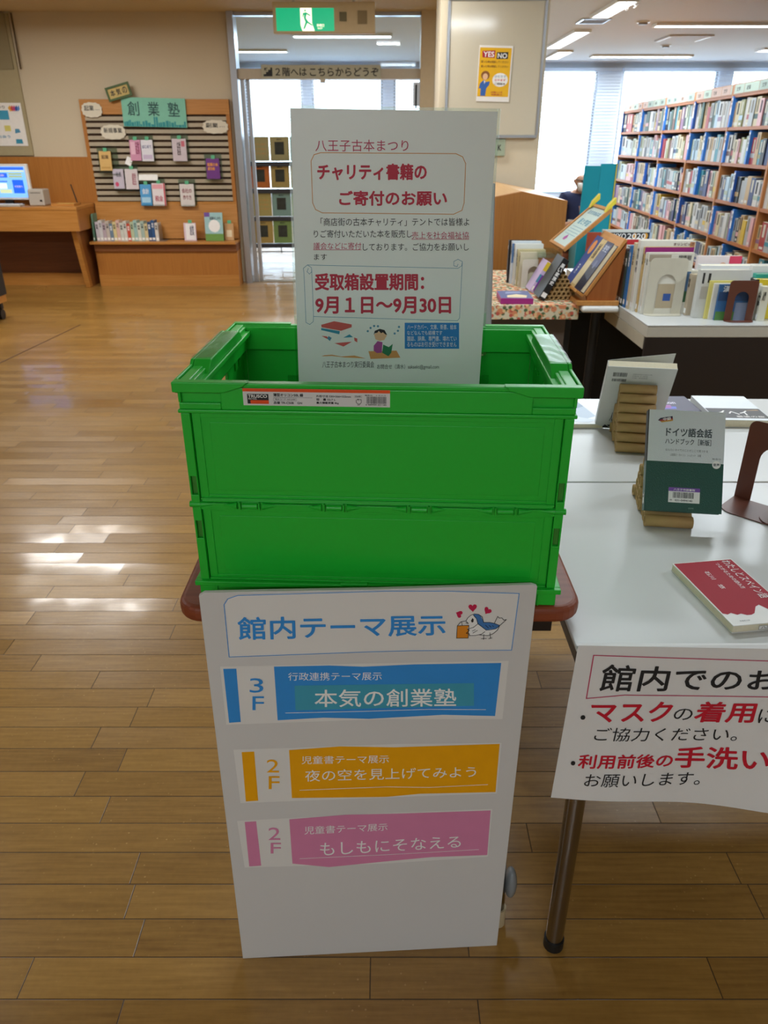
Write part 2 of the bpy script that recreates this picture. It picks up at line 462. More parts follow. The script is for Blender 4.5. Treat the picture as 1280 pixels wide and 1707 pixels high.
# window wall at the far end: sill, head, piers, four windows
WY = 14.2
M_PIER = mat('window_pier', '#eef3fb', .8)
WINS = [(-2.3, -1.35), (-1.2, -0.02), (0.16, 0.62), (2.2, 3.52), (3.92, 5.5), (5.72, 7.4)]
mb = MB(); mb.box(-6, 7.6, WY, WY + .2, 0, 0.52, M_WALL2); mb.box(-6, 7.6, WY, WY + .2, 2.42, 2.5, M_WALL2)
xs = [-6] + [v for w in WINS for v in w] + [7.6]
for i in range(0, len(xs), 2): mb.box(xs[i], xs[i + 1], WY, WY + .2, 0.52, 2.42, M_PIER)
struct(mb.build('wall_window_side'))
for i, (a, b) in enumerate(WINS):
    mb = MB(); mb.box(a, b, WY + .06, WY + .12, .52, .56, M_ALU); mb.box(a, b, WY + .06, WY + .12, 2.38, 2.42, M_ALU)
    mb.box(a, a + .04, WY + .06, WY + .12, .56, 2.38, M_ALU); mb.box(b - .04, b, WY + .06, WY + .12, .56, 2.38, M_ALU)
    fr = struct(mb.build('window_%d' % (i + 1)))
    MB().box(a + .04, b - .04, WY + .085, WY + .09, .56, 2.38, M_GLASS).build('window_glass', fr)
# venetian blinds
M_SLAT = mat('blind_slat', '#e9eef6', .5)
_nt = M_SLAT.node_tree; _tr = _nt.nodes.new('ShaderNodeBsdfTranslucent'); _tr.inputs[0].default_value = lin('#e4ecf6')
_ms = _nt.nodes.new('ShaderNodeMixShader'); _ms.inputs[0].default_value = .55
_nt.links.new(_nt.nodes['Principled BSDF'].outputs[0], _ms.inputs[1]); _nt.links.new(_tr.outputs[0], _ms.inputs[2])
_nt.links.new(_ms.outputs[0], _nt.nodes['Material Output'].inputs['Surface'])
BL = [(-2.4, 0.68, .95, 'white venetian blind seen through the doorway behind the pamphlet rack'),
      (2.15, 3.86, .9, 'white venetian blind over the tall window beside the pillar'),
      (3.9, 7.4, .8, 'wide white venetian blind above the long bookcase')]
for a, b, op, lab in BL:
    t = thing('venetian_blind', lab, 'blind', ((a + b) / 2, WY - .1, 2.42)); hw = (b - a) / 2
    MB().box(-hw, hw, -.02, .0995, -.05, 0.0, M_SLAT).build('head_rail', t)
    mb = MB(); z = -.08
    while z > -1.9:
        mb.box(-hw, hw, -.016, .016, -.0015, .0015, M_SLAT, Matrix.Translation((0, 0, z)) @ Matrix.Rotation(R(-14), 4, 'X')); z -= .045
    mb.build('slats', t)
    MB().box(-hw, hw, -.014, .014, -1.93, -1.905, M_SLAT).build('bottom_rail', t)

# doorway in the back wall
M_JAMB = mat('jamb_beige', '#cbb896', .5)
mb = MB()
mb.box(-1.46, -1.40, 8.24, 8.42, 0, 2.43, M_ALU); mb.box(0.345, 0.476, 8.22, 8.42, 0, 2.43, M_JAMB)
mb.box(-1.40, 0.345, 8.27, 8.40, 1.886, 1.972, mat('door_header', '#bdb3a0', .45)); mb.box(-1.40, 0.345, 8.3, 8.38, 2.40, 2.43, M_ALU)
d1 = struct(mb.build('door_1'))
MB().box(-1.40, 0.345, 8.335, 8.343, 1.972, 2.40, M_GLASS).build('transom_pane', d1)
mb = MB(); mb.box(-1.385, -1.345, 8.30, 8.34, 0, 1.885, M_ALU); mb.box(-1.335, -1.30, 8.345, 8.385, 0, 1.885, M_ALU); mb.build('sliding_leaf_stile', d1, bevel=.004)
mb = MB(); mb.box(0.28, 0.345, 8.28, 8.36, 1.66, 1.86, M_ALU); mb.box(.30, .318, 8.27, 8.285, 1.64, 1.84, M_BLACK); mb.build('leaf_catch', d1)
# threshold track
struct(MB().box(-1.46, .476, 8.29, 8.40, 0.0005, .004, mat('track_metal', '#8d7b60', .35, metal=.6)).build('trim_threshold'))
# inlaid strip in the floor
struct(MB().box(-.006, .006, -.7, .7, 0.0006, .002, mat('dark_inlay', '#5a3a1c', .6), Matrix.Translation((-2.56, 5.5, 0)) @ Matrix.Rotation(R(-5.6), 4, 'Z')).build('trim_floor_strip'))

# ------------------------------------------------------------------ ceiling fixtures
M_TUBE = mat('lamp_diffuser', '#fbfdff', .5, var=.0, emit=9)
M_TUBEW = mat('lamp_diffuser_warm', '#fff2da', .5, var=.0, emit=5)
M_TROF = mat('lamp_housing', '#e4e4e2', .5)


def ceiling_light(name, label, x, y, sx, sy, dif, group=None, rotz=0, z=2.5):
    t = thing(name, label, 'ceiling light', (x, y, z), rotz, group)
    h = .028
    MB().ring(-sx / 2, sx / 2, -sy / 2, sy / 2, -h, -.001, .02, M_TROF).build('housing', t)
    MB().box(-sx / 2 + .021, sx / 2 - .021, -sy / 2 + .021, sy / 2 - .021, -h + .004, -.004, dif).build('diffuser', t)
    return t


k = 0
for x, y, w, c in HALL_LAMPS:
    zz = 2.5
    ceiling_light('ceiling_light', 'unseen recessed lamp of the hall ceiling above the wooden floor', x, y, 1.24, .22, M_TUBEW if c is WARM else M_TUBE, 'lamps of the hall ceiling', z=zz)
    lamp('hall_lamp', x, y, zz - .05, 1.2, .2, w, c)
FL = [(2.19, 8.55, .2, 1.0, 'square ceiling lamp with loops of white wire hanging from it'),
      (2.28, 11.0, .2, 1.7, 'long ceiling lamp running away from the pillar edge'),
      (2.55, 12.8, .22, 1.0, 'short ceiling lamp next to the top of the tall window'),
      (3.62, 9.68, 1.35, .17, 'brightest cross lamp above the long bookcase'),
      (3.82, 13.0, 1.5, .2, 'thin cross lamp nearest the window blinds'),
      (5.9, 12.15, 1.4, .3, 'ceiling lamp partly in view beyond the bookcase top'),
      (-1.75, 12.3, .8, .2, 'ceiling lamp seen through the transom pane, near the blind'),
      (-0.5, 10.6, 1.2, .22, 'ceiling lamp seen through the transom just under the exit sign')]
for x, y, sx, sy, lab in FL:
    t = ceiling_light('ceiling_light', lab, x, y, sx, sy, M_TUBE)
    if 'wire' in lab:
        mb = MB()
        for dx, dy, s in ((-.05, -.49, .05), (.01, -.45, .06), (.09, -.42, .035)):
            pts = [(dx + .02 * math.sin(a * .9), dy + .012 * math.cos(a), -.03 - s * math.sin(math.pi * a / 8)) for a in range(9)]
            pts = [(p[0] + (i - 4) * .006, p[1], p[2]) for i, p in enumerate(pts)]
            mb.tube(pts, .003, M_WHITE, 6)
        mb.build('wire_loops', t)
for x, y, w, c in FAR_LAMPS:
    lamp('far_lamp', x, y, 2.44, 1.2, .2, w, c)
# vent, detectors, air unit
t = thing('ceiling_vent', 'grey square air vent in the ceiling beside the wired lamp', 'vent', (2.22, 9.44, 2.5))
MB().ring(-.15, .15, -.17, .17, -.012, -.001, .02, M_ALU).build('frame', t)
mb = MB(); mb.box(-.13, .13, -.15, .15, -.004, -.001, M_DARK)
for i in range(8): mb.box(-.13, .13, -.14 + i * .037, -.125 + i * .037, -.010, -.005, mat('vent_grey', '#8b8480', .6))
mb.build('grille', t)
for x, y, lab in ((2.775, 9.52, 'small round ceiling detector between the vent and the long lamp'), (3.75, 11.7, 'flat round ceiling speaker beneath the square air unit')):
    t = thing('ceiling_detector', lab, 'detector', (x, y, 2.5))
    MB().cyl((0, 0, -.012), (0, 0, -.001), .07, M_WHITE, 24).build('base', t)
    MB().cyl((0, 0, -.03), (0, 0, -.012), .045, mat('detector_grey', '#8f8b88', .5), 24, r1=.05).build('sensor', t)
t = thing('ceiling_air_unit', 'square white air unit set flush in the ceiling', 'air conditioner', (3.7, 10.9, 2.5))
MB().box(-.27, .27, -.29, .29, -.015, -.001, M_CEIL).build('panel', t, bevel=.004)
mb = MB()
for s in (-1, 1): mb.box(s * .24 - .012, s * .24 + .012, -.26, .26, -.02, -.0152, M_WHITE)
mb.build('louvres', t)

# ------------------------------------------------------------------ exit sign and direction plate
t = thing('exit_sign', 'lit green emergency exit sign in a beige box above the doorway', 'exit sign', (-.5, 7.45, 2.272))
EW, EH = .425, .112
MB().box(-EW, EW, -.04, .04, -EH, EH, mat('sign_box_beige', '#c2ae86', .5)).build('housing', t, bevel=.006)
mb = MB()
for s in (-.25, .25): MB().cyl((s, 0, EH), (s, 0, .1575), .012, M_BEIGE).build('hanging_rod', t)
mb = MB(); P = lambda u, v, h: (-EW + u / 1000, -.041 - h / 1000, -EH + v / 1000)
M_EXG = mat('exit_green', '#00a070', .4, emit=1.0); M_EXW = mat('exit_white', '#fff4dc', .4, emit=1.3)
fill(mb, rectq(28, 18, 510, 180), M_EXG, P, .2); fill(mb, [(230, 180), (325, 180), (325, 75), (345, 18), (245, 18), (230, 60)], M_EXW, P, .8)
for q in ([(262, 166), (275, 170), (280, 158), (268, 152)], [(252, 145), (278, 150), (315, 130), (312, 122), (283, 135), (275, 110), (295, 85), (330, 62), (325, 54), (286, 74), (262, 30), (250, 34), (270, 80), (258, 110), (262, 132)], [(252, 145), (246, 118), (254, 116), (262, 138)]):
    fill(mb, q, M_EXG, P, 1.4)
write(mb, '非常口', M_EXW, rectq(365, 48, 425, 68), P, .8, 1); write(mb, 'EXIT', M_EXW, rectq(372, 32, 412, 42), P, .8, .6)
mb.build('lit_panel', t)
MB().box(.13, .19, -.047, -.041, -.025, .04, mat('speaker_grille', '#6f6a50', .7)).build('buzzer', t); MB().box(.28, .36, -.047, -.041, -.045, .05, mat('speaker_grille2', '#8a7a5a', .7)).build('speaker_grille', t)

t = thing('direction_plate', 'grey plate with stair symbol and large lettering across the door header', 'sign', (-1.165, 8.235, 1.885))
MB().box(0, 1.135, 0, .034, 0, .115, mat('plate_grey', '#b4b29c', .5)).build('plate', t, bevel=.003)
mb = MB(); P = lambda u, v, h: (u / 1000, -.0005 - h / 1000, v / 1000); B_ = INK['ink']
fill(mb, [(20, 20), (105, 20), (105, 92), (88, 92), (88, 74), (66, 74), (66, 56), (44, 56), (44, 38), (20, 38)], B_, P, 1)
fill(mb, [(30, 90), (60, 90), (60, 84), (42, 84), (52, 70), (46, 66), (36, 80), (36, 66), (30, 66)], B_, P, 1)
write(mb, '２階へは', B_, rectq(135, 22, 430, 92), P, 1, 2.5); write(mb, 'こちらからどうぞ', B_, rectq(462, 22, 1112, 92), P, 1, 2.5)
mb.build('lettering', t)
mb = MB(); mb.box(.555, .605, -.002, .03, -.03, 0, M_BEIGE); mb.build('door_sensor', t)

# ------------------------------------------------------------------ whiteboard on the pillar
t = thing('whiteboard', 'tall aluminium framed whiteboard on the pillar', 'whiteboard', (.76, 5.985, 1.79))
WBW, WBH = .315, .40
M_WB = mat('whiteboard_face', '#cfc8b4', .1, var=.01, coat=.6)
MB().box(-WBW, WBW, -.006, .014, -WBH, WBH, M_WB).build('board', t)
for nm, b in (('frame_rail', (-WBW - .012, WBW + .012, -.014, .014, -WBH - .02, -WBH)), ('frame_rail', (-WBW - .012, WBW + .012, -.014, .014, WBH, WBH + .02)),
              ('frame_stile', (-WBW - .018, -WBW, -.014, .014, -WBH, WBH)), ('frame_stile', (WBW, WBW + .018, -.014, .014, -WBH, WBH))):
    MB().box(*b, M_ALU).build(nm, t, bevel=.003)
t = thing('wall_poster', 'yellow poster with YES and NO boxes taped to the whiteboard', 'poster', (.642, 5.976, 1.602), rot=(0, R(1.2), 0))
MB().box(0, .23, -.0012, 0, 0, .335, INK['paper']).build('sheet', t)
mb = MB(); P = lambda u, v, h: (u / 1000, -.0013 - h / 1000, v / 1000)
fill(mb, rectq(6, 30, 222, 322), mat('poster_yellow', '#e9b400', .5), P, .3); M_RED = mat('poster_red', '#b01030', .5)
fill(mb, [(22, 302), (112, 306), (108, 262), (26, 264)], M_RED, P, .8); fill(mb, [(122, 296), (200, 298), (200, 258), (122, 256)], INK['ink'], P, .8)
write(mb, 'YES', INK['white'], rectq(32, 268, 104, 298), P, 1.3, 4); write(mb, 'NO', INK['white'], rectq(130, 262, 192, 290), P, 1.3, 4)
M_ORI = mat('poster_brown_text', '#8a5a10', .6)
for (x0, x1, yy) in ((20, 205, 232), (20, 205, 205)):
    write(mb, '困った時は相談してください', M_ORI, rectq(x0, yy, x1, yy + 14), P, .8, .6)
fill(mb, [(158 + 54 * math.cos(a * .3927), 132 + 42 * math.sin(a * .3927)) for a in range(16)], INK['white'], P, .8)
for i, c in enumerate(('sblue', 'coral', 'ink')): write(mb, ('ひとりで', 'なやまず', 'ご相談を')[i], INK[c], rectq(120, 146 - i * 22, 196, 160 - i * 22), P, 1.3, .6)
write(mb, 'お気軽にどうぞ', M_RED, rectq(100, 52, 180, 62), P, .8, .4); write(mb, '相談窓口', M_RED, rectq(104, 38, 178, 48), P, .8, .4)
bl_ = mat('poster_suit', '#2f62b0', .6)
fill(mb, [(28, 34), (62, 34), (66, 80), (84, 100), (88, 122), (60, 118), (54, 128), (42, 128), (22, 110), (14, 80), (28, 78)], bl_, P, .8)
fill(mb, [(30 + 24 + 30 * math.cos(a * .52), 158 + 27 * math.sin(a * .52)) for a in range(12)], mat('poster_hair', '#8a5420', .6), P, .8)
fill(mb, [(54 + 18 * math.cos(a * .52), 150 + 20 * math.sin(a * .52)) for a in range(12)], INK['skin'], P, 1.3)
fill(mb, [(46, 126), (56, 126), (52, 104)], INK['white'], P, 1.3)
mb.build('print', t)
t = thing('room_sign', 'small pale green sign on the pillar beneath the whiteboard', 'sign', (.83, 5.985, 1.31))
MB().box(-.06, .038, -.004, .013, -.055, .055, mat('sign_green', '#9fb09a', .5)).build('plate', t, bevel=.003)
mb = MB(); write(mb, 'K', B_, rectq(-14, -18, 10, 18), lambda u, v, h: (u / 1000, -.005 - h / 1000, v / 1000), .6, 2); mb.build('lettering', t)

# ------------------------------------------------------------------ slatted display on the back wall
t = thing('slat_wall_display', 'oak display unit with grey slats above a low book shelf', 'display wall', (-2.2, 8.3, 0))
X0, X1 = -.745, .70
mb = MB(); mb.box(X0, X1, -.03, -.002, .40, 1.715, M_OAK); mb.build('back_panel', t)
MB().box(X0, X1, -.06, -.03, 1.585, 1.715, M_OAKH).build('header_board', t, bevel=.002)
MB().box(X0, X0 + .035, -.06, -.03, .80, 1.585, M_OAK).build('side_stile', t); MB().box(X1 - .035, X1, -.06, -.03, .80, 1.585, M_OAK).build('side_stile', t)
mb = MB(); M_SL = mat('slat_grey', '#b0a48e', .55); M_SLB = mat('slat_groove', '#4a3424', .8)
mb.box(X0 + .035, X1 - .035, -.034, -.03, .80, 1.585, M_SLB)
for i in range(14): mb.box(X0 + .035, X1 - .035, -.058, -.034, .808 + i * .0557, .808 + i * .0557 + .034, M_SL)
mb.build('slats', t)
mb = MB(); mb.prism([(-.03, .80), (-.062, .80), (-.062, .775), (-.10, .45), (-.03, .45)], X1 - X0, M_OAKH, axis='X', at=X0); mb.build('sloped_back', t)
MB().box(X0 - .03, X1, -.31, -.03, .415, .44, M_OAKH).build('shelf', t, bevel=.003)
MB().box(X0, X1, -.27, -.03, .345, .4145, mat('shelf_recess', '#7a4820', .6)).build('shelf_rail', t)
mb = MB(); mb.box(X0, X1, -.25, -.03, .0, .3445, M_OAK); mb.box(X0, X1, -.256, -.2505, 0, .11, M_OAKH); mb.build('lower_panel', t)

# hand-made headings on the display
BY = 8.232
t = thing('heading_board', 'teal board with brushed heading and skyline across the slatted display', 'sign', (-2.535, BY, 1.482), rot=(0, R(1.2), 0))
MB().box(0, .615, -.012, 0, 0, .25, mat('teal_board', '#7fc4ad', .6)).build('board', t)
mb = MB(); P = lambda u, v, h: (u / 1000, -.0125 - h / 1000, v / 1000); DT = mat('dark_teal_ink', '#1f4a4a', .6); SK = mat('skyline_teal', '#2a8f95', .6)
for i, c in enumerate('創業塾'): write(mb, c, DT, rectq(55 + i * 195, 95, 165 + i * 195, 215), P, 1, 2)
x = 8; r_ = random.Random(3)
while x < 600:
    w = r_.uniform(10, 30); h = r_.uniform(18, 55) if not 280 < x < 340 else 85
    fill(mb, rectq(x, 2, min(606, x + w), 2 + h), SK, P, .8); x += w + r_.uniform(0, 6)
mb.build('painting', t)
t = thing('small_frame', 'small green framed plate tilted on the corner of the teal heading board', 'sign', (-2.635, BY - .02, 1.688), rot=(0, R(-14), 0))
frame_xz(MB(), 0, .235, 0, .12, -.018, 0, .018, mat('frame_green', '#3f5a26', .5)).build('frame', t)
mb = MB(); MP = mat('plate_tan', '#c9b06a', .6); mb.box(.0181, .2169, -.010, -.002, .0181, .1019, MP)
for i, c in enumerate('本気の'): write(mb, c, INK['ink'], rectq(36 + i * 60, 35, 80 + i * 60, 88), lambda u, v, h: (u / 1000, -.0105 - h / 1000, v / 1000), .6, 2)
mb.build('plate', t)


def cloud(x, z, w, h, txt, label):
    t = thing('cloud_card', label, 'sign', (x, BY - .004, z)); n = 26; pts = []
    for i in range(n):
        a = 2 * math.pi * i / n; k = 1.0 + (.07 if i % 2 else -.02)
        pts.append((w / 2 * math.copysign(abs(math.cos(a)) ** .75, math.cos(a)) * k, h / 2 * math.copysign(abs(math.sin(a)) ** .75, math.sin(a)) * k))
    MB().prism([(p[0], p[1]) for p in pts], .006, mat('cloud_white', '#dcd6c4', .7), axis='Y', at=-.006).build('card', t)
    mb = MB(); P = lambda u, v, h_: (u / 1000, -.0065 - h_ / 1000, v / 1000); n = len(txt)
    write(mb, txt, INK['ink'], rectq(-w * 380, -h * 60, w * 380 * (1 if n > 3 else .3), h * 300), P, .6, 1)
    if n <= 3: write(mb, '…', INK['ink'], rectq(w * 180, -h * 20, w * 380, h * 40), P, .6, 1)
    mb.build('lettering', t)


cloud(-2.825, 1.623, .19, .125, '起業', 'white cloud card at the upper corner of the display beside the dado')
cloud(-2.65, 1.431, .235, .125, '新規事業', 'white cloud card with four characters under the small green frame')
cloud(-1.645, 1.477, .24, .115, '副業', 'white cloud card beside the door end of the slats')


# books and leaflets shown on the slats, each in a clear holder
def shown(x0, x1, z0, z1, col, label, art, tagc=True, holder='clear acrylic holder behind it', y=8.185):
    w, h = x1 - x0, z1 - z0
    t = thing('displayed_book', label, 'book', ((x0 + x1) / 2, y, z0), rot=(R(-6), 0, 0))
    cm = mat('show_' + col.strip('#'), col, .4)
    mb = MB(); mb.box(-w / 2, w / 2, 0, .003, 0, h, cm); mb.box(-w / 2, w / 2, .0125, .015, 0, h, cm); mb.box(-w / 2, -w / 2 + .003, .003, .0125, 0, h, cm); mb.box(-w / 2 + .003, w / 2 - .003, .003, .0125, .003, h - .003, M_PAGE); mb.build('volume', t)
    mb = MB(); P = lambda u, v, hh: (u / 1000, -.0005 - hh / 1000, v / 1000); W_, H_ = w * 1000, h * 1000
    for kind, c, a in art:
        q = rectq(-W_ / 2 + a[0] * W_, a[1] * H_, -W_ / 2 + a[2] * W_, a[3] * H_)
        if kind == 'r': fill(mb, q, mat('art_' + c.strip('#'), c, .5), P, .5 + .06 * art.index((kind, c, a)))
        elif kind == 'o':
            cx, cy, rx, ry = -W_ / 2 + (a[0] + a[2]) / 2 * W_, (a[1] + a[3]) / 2 * H_, (a[2] - a[0]) / 2 * W_, (a[3] - a[1]) / 2 * H_
            fill(mb, [(cx + rx * math.cos(i * .5236), cy + ry * math.sin(i * .5236)) for i in range(12)], mat('art_' + c.strip('#'), c, .5), P, .9)
        else: write(mb, kind, mat('art_' + c.strip('#'), c, .5), q, P, 1.2, 1.2)
    mb.build('cover_print', t)
    if tagc: MB().box(-.012, .024, -.002, .006, h - .004, h + .028, mat('green_tag', '#5cb488', .6)).build('green_tag', t)
    return t


shown(-2.815, -2.70, 1.09, 1.265, '#d6b06a', 'tan booklet with green tag at the dado end of the slats', [('起業', '#6b4a20', (.2, .6, .8, .8)), ('r', '#c49a52', (.1, .1, .9, .2))])
shown(-2.50, -2.395, 1.18, 1.365, '#cf8fae', 'pink book paired with a white one under the teal heading', [('r', '#e2b4c8', (.1, .3, .5, .9)), ('起業', '#8a3058', (.55, .3, .9, .9))])
shown(-2.388, -2.275, 1.175, 1.365, '#dcdbe4', 'white book touching the pink book under the teal heading', [('はじめて', '#5b5f90', (.1, .6, .9, .75)), ('r', '#c4b4d0', (.1, .1, .9, .3))])
shown(-2.082, -1.945, 1.175, 1.375, '#c9bcc4', 'pale mauve book hanging alone high between teal heading and far cloud card', [('起業', '#4a3a3a', (.35, .25, .6, .85)), ('r', '#c06070', (.65, .65, .9, .9))])
shown(-1.765, -1.635, 1.015, 1.20, '#6a2a80', 'purple book with orange heading lines under the far cloud card', [('起業の本', '#f0a030', (.1, .62, .9, .78)), ('成功術', '#f0a030', (.1, .42, .65, .58))])
shown(-2.705, -2.60, .925, 1.105, '#c4bccc', 'grey mauve book with a red dot low on the slats', [('o', '#d04a70', (.15, .1, .5, .35)), ('社長', '#4a4a5a', (.3, .6, .8, .85))], False)
shown(-2.585, -2.46, .92, 1.105, '#d6cdd0', 'cream book with narrow red title touching the book with the red dot', [('経営', '#a05060', (.55, .2, .85, .8))])
shown(-2.455, -2.345, .765, .965, '#4f9fd8', 'sky blue book lowest on the slats', [('r', '#a8d4ee', (.1, .15, .9, .4)), ('会計', '#ffffff', (.2, .55, .8, .8))])
shown(-2.335, -2.205, .765, .975, '#e4dde0', 'white book with red edge stripe touching the sky blue book', [('r', '#c84a58', (.9, 0, 1, 1)), ('r', '#e8a4b0', (.05, .75, .85, .95)), ('税金', '#b03050', (.2, .2, .8, .45))])
shown(-2.055, -1.915, .76, .968, '#d8d2d0', 'white book with reddish lettering lowest on the slats towards the door', [('会社の', '#8a3040', (.15, .6, .85, .8)), ('作り方', '#8a3040', (.2, .3, .8, .5))])
for x, z, w, lab in ((-2.74, 1.255, .2, 'behind the tan booklet'), (-2.39, 1.36, .24, 'behind the pink and white pair'), (-2.01, 1.37, .17, 'behind the pale mauve book'),
                     (-1.70, 1.195, .17, 'behind the purple book'), (-2.58, 1.10, .24, 'behind the book with the red dot'), (-2.33, .97, .25, 'behind the sky blue book'), (-1.985, .965, .17, 'behind the white book lowest towards the door')):
    tt = thing('book_holder', 'clear hook-on book holder ' + lab, 'book holder', (x, 8.235, z))
    mb = MB(); mb.box(-w / 2, w / 2, -.006, -.003, -.19, .045, M_ACRYL); mb.build('back_plate', tt)
    MB().box(-w / 2, w / 2, -.058, -.006, -.198, -.194, M_ACRYL).build('ledge', tt)
for x, z, a in ((-2.545, 1.14, 24), (-2.36, 1.0, 0)):
    tt = thing('price_card', 'bright white card standing above the ' + ('cream book with narrow red title' if a else 'sky blue book'), 'card', (x, 8.205, z), rot=(R(-14), R(a), 0))
    w_, h_ = (.06, .075) if a else (.19, .055)
    MB().box(-w_ / 2, w_ / 2, -.001, .001, 0, h_, INK['white']).build('sheet', tt)

# books in a row on the low shelf
pal = ['#8fa890', '#c9c2cc', '#cfd0d4', '#b8a8b4', '#c4bcb4', '#6f88a0', '#d8cc98', '#d9b8b0', '#cfd4cc', '#d6d6d0', '#c8503c', '#b8c8a8', '#9fc4c0', '#d8d8c8', '#a8c0b8', '#d8c898', '#284a78', '#30588a', '#d8d4cc']
nm_ = ['sage', 'lilac white', 'grey white', 'mauve', 'stone', 'slate blue', 'straw', 'pale pink', 'pale green white', 'white', 'red', 'light green', 'aqua', 'ivory', 'grey green', 'yellowish', 'navy', 'dark blue', 'cream']
ordn = ['first', 'second', 'third', 'fourth', 'fifth', 'sixth', 'seventh', 'eighth', 'ninth', 'tenth', 'eleventh', 'twelfth', 'thirteenth', 'fourteenth', 'fifteenth', 'sixteenth', 'seventeenth', 'eighteenth', 'nineteenth', 'twentieth']


def upright_book(name, label, w, d, h, col, loc, rotz=0, lean=0, group=None, seed=0, spine_text=None, parts=True, cat='book'):
    """book standing on its tail, spine towards local -y, width along x"""
    t = thing(name, label, cat, loc, group=group, rot=(0, R(lean), R(rotz)))
    c = book_mats(col); mb = MB()
    mb.box(0, .0025, 0, d, 0, h, c); mb.box(w - .0025, w, 0, d, 0, h, c); mb.box(.0025, w - .0025, 0, .0025, 0, h, c); mb.build('cover', t, bevel=.0008)
    MB().box(.0027, w - .0027, .0027, d - .004, .002, h - .004, M_PAGE).build('pages', t)
    r = random.Random(seed); mb = MB(); P = lambda u, v, hh: (u / 1000, -hh / 1000, v / 1000); W_, H_ = w * 1000, h * 1000
    lum = sum(lin(col)[:3]); tc = INK['ink'] if lum > .9 else INK['white']
    if spine_text:
        n = len(spine_text); s = min(W_ * .7, H_ * .6 / n)
        for i, ch in enumerate(spine_text): write(mb, ch, tc, rectq(W_ / 2 - s * .42, H_ * .9 - (i + 1) * s, W_ / 2 + s * .42, H_ * .9 - i * s - s * .15), P, .5, 1)
    fill(mb, rectq(W_ * .12, H_ * .06, W_ * .88, H_ * .06 + min(22, H_ * .13)), INK['white'], P, .5)
    mb.build('spine_label', t)
    return t


x = -2.915
for i, c in enumerate(pal):
    w = .034 if i not in (0,) else .018; h = .165 + ((i * 37) % 5) * .008 + (.10 if i == 0 else 0)
    if i == 0:
        upright_book('book', 'tall thin green book leaning at the dado end of the low shelf', .014, .13, .26, '#5f8a78', (-2.945, 8.04, .4405), lean=3, group='books on the low shelf', seed=1)
        continue
    upright_book('book', '%s spined book, %s in the low shelf row counted from the desk' % (nm_[i], ordn[i - 1]), w, .12, h, c, (x, 8.06, .4405), group='books on the low shelf', seed=i, spine_text=['経営', '起業', '会社', '税務', '仕事'][i % 5])
    x += w + .0012
t = thing('bookend', 'grey metal bookend closing the row on the low shelf', 'bookend', (x + .004, 8.06, .4405))
mb = MB(); mb.box(0, .003, 0, .11, 0, .15, M_ALU); mb.box(.003, .06, .0, .11, 0, .003, M_ALU); mb.build('plate', t)
shown(-2.03, -1.91, .442, .612, '#dcc8d4', 'small pink and white book standing alone on the low shelf', [('r', '#f0eef0', (.15, .05, .95, .95)), ('創業', '#50506a', (.5, .3, .85, .85))], y=8.08)
shown(-1.812, -1.63, .442, .71, '#6f9a4a', 'large magazine with green band on the low shelf', [('r', '#9fc8cc', (0, .25, 1, 1)), ('r', '#7050a0', (0, .85, .3, 1)), ('起業のしかた', '#2a2a40', (.3, .75, .9, .85)), ('o', '#f4f4f4', (.2, .3, .85, .75))], False, y=8.07)
shown(-1.625, -1.535, .442, .605, '#caa070', 'small tan book at the door end of the low shelf', [('r', '#e8d8b8', (.2, .2, .8, .6))], y=8.12)

# ------------------------------------------------------------------ search desk with terminal
t = thing('search_desk', 'oak desk with deep apron standing before the back wall', 'desk', (-2.955, 7.75, 0))
MB().box(-2.4, 0, 0, .515, .755, .785, M_OAKH).build('desk_top', t, bevel=.004)
mb = MB(); mb.box(-2.37, -.004, .004, .034, .565, .7545, M_OAKH); mb.box(-.04, -.004, .035, .50, .565, .7545, M_OAK); mb.build('apron', t)
mb = MB(); mb.prism([(.06, .5645), (.14, .5645), (.27, 0), (.20, 0)], .05, M_OAKH, axis='X', at=-.115); mb.build('leg', t, bevel=.003)
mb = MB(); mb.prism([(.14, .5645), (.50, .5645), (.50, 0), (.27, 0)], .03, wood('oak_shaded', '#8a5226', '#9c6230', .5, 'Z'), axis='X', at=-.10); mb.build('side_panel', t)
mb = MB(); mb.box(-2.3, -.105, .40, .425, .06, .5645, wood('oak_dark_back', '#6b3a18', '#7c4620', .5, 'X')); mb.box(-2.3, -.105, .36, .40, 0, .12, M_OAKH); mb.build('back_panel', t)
# monitor
t = thing('computer_monitor', 'white framed monitor with a blue search screen on the oak desk', 'monitor', (-3.69, 7.98, .7855), rotz=R(-4))
MB().box(-.25, .25, -.02, .02, .05, .37, M_WHITE).build('housing', t, bevel=.008)
mb = MB(); P = lambda u, v, h: (u / 1000, -.0205 - h / 1000, v / 1000)
def scr(n, c, e): return mat('screen_' + n, c, .3, var=0, emit=e)
fill(mb, rectq(-225, 72, 225, 348), scr('ground', '#7ab4ff', .9), P, .1)
fill(mb, rectq(-215, 318, 215, 342), scr('bar', '#2f62e8', .9), P, .6)
fill(mb, rectq(-215, 300, 215, 314), scr('line', '#c4d2a8', .8), P, .6)
for x0, y0, x1, y1, c in ((-100, 250, 40, 290, 'btn'), (55, 250, 190, 268, 'btn2'), (55, 274, 190, 292, 'btn2'), (-200, 250, -110, 290, 'btn'), (-200, 210, 30, 220, 'bar'), (-200, 150, 20, 200, 'txt'), (80, 110, 190, 230, 'btn'), (-60, 110, 60, 145, 'line'), (-200, 110, -80, 145, 'btn')):
    fill(mb, rectq(x0, y0, x1, y1), {'btn': scr('btn', '#1f5cff', .9), 'btn2': scr('btn2', '#9db48a', .7), 'bar': MATS['screen_bar'], 'line': MATS['screen_line'], 'txt': scr('txt', '#cfe0ff', .9)}[c], P, .6)
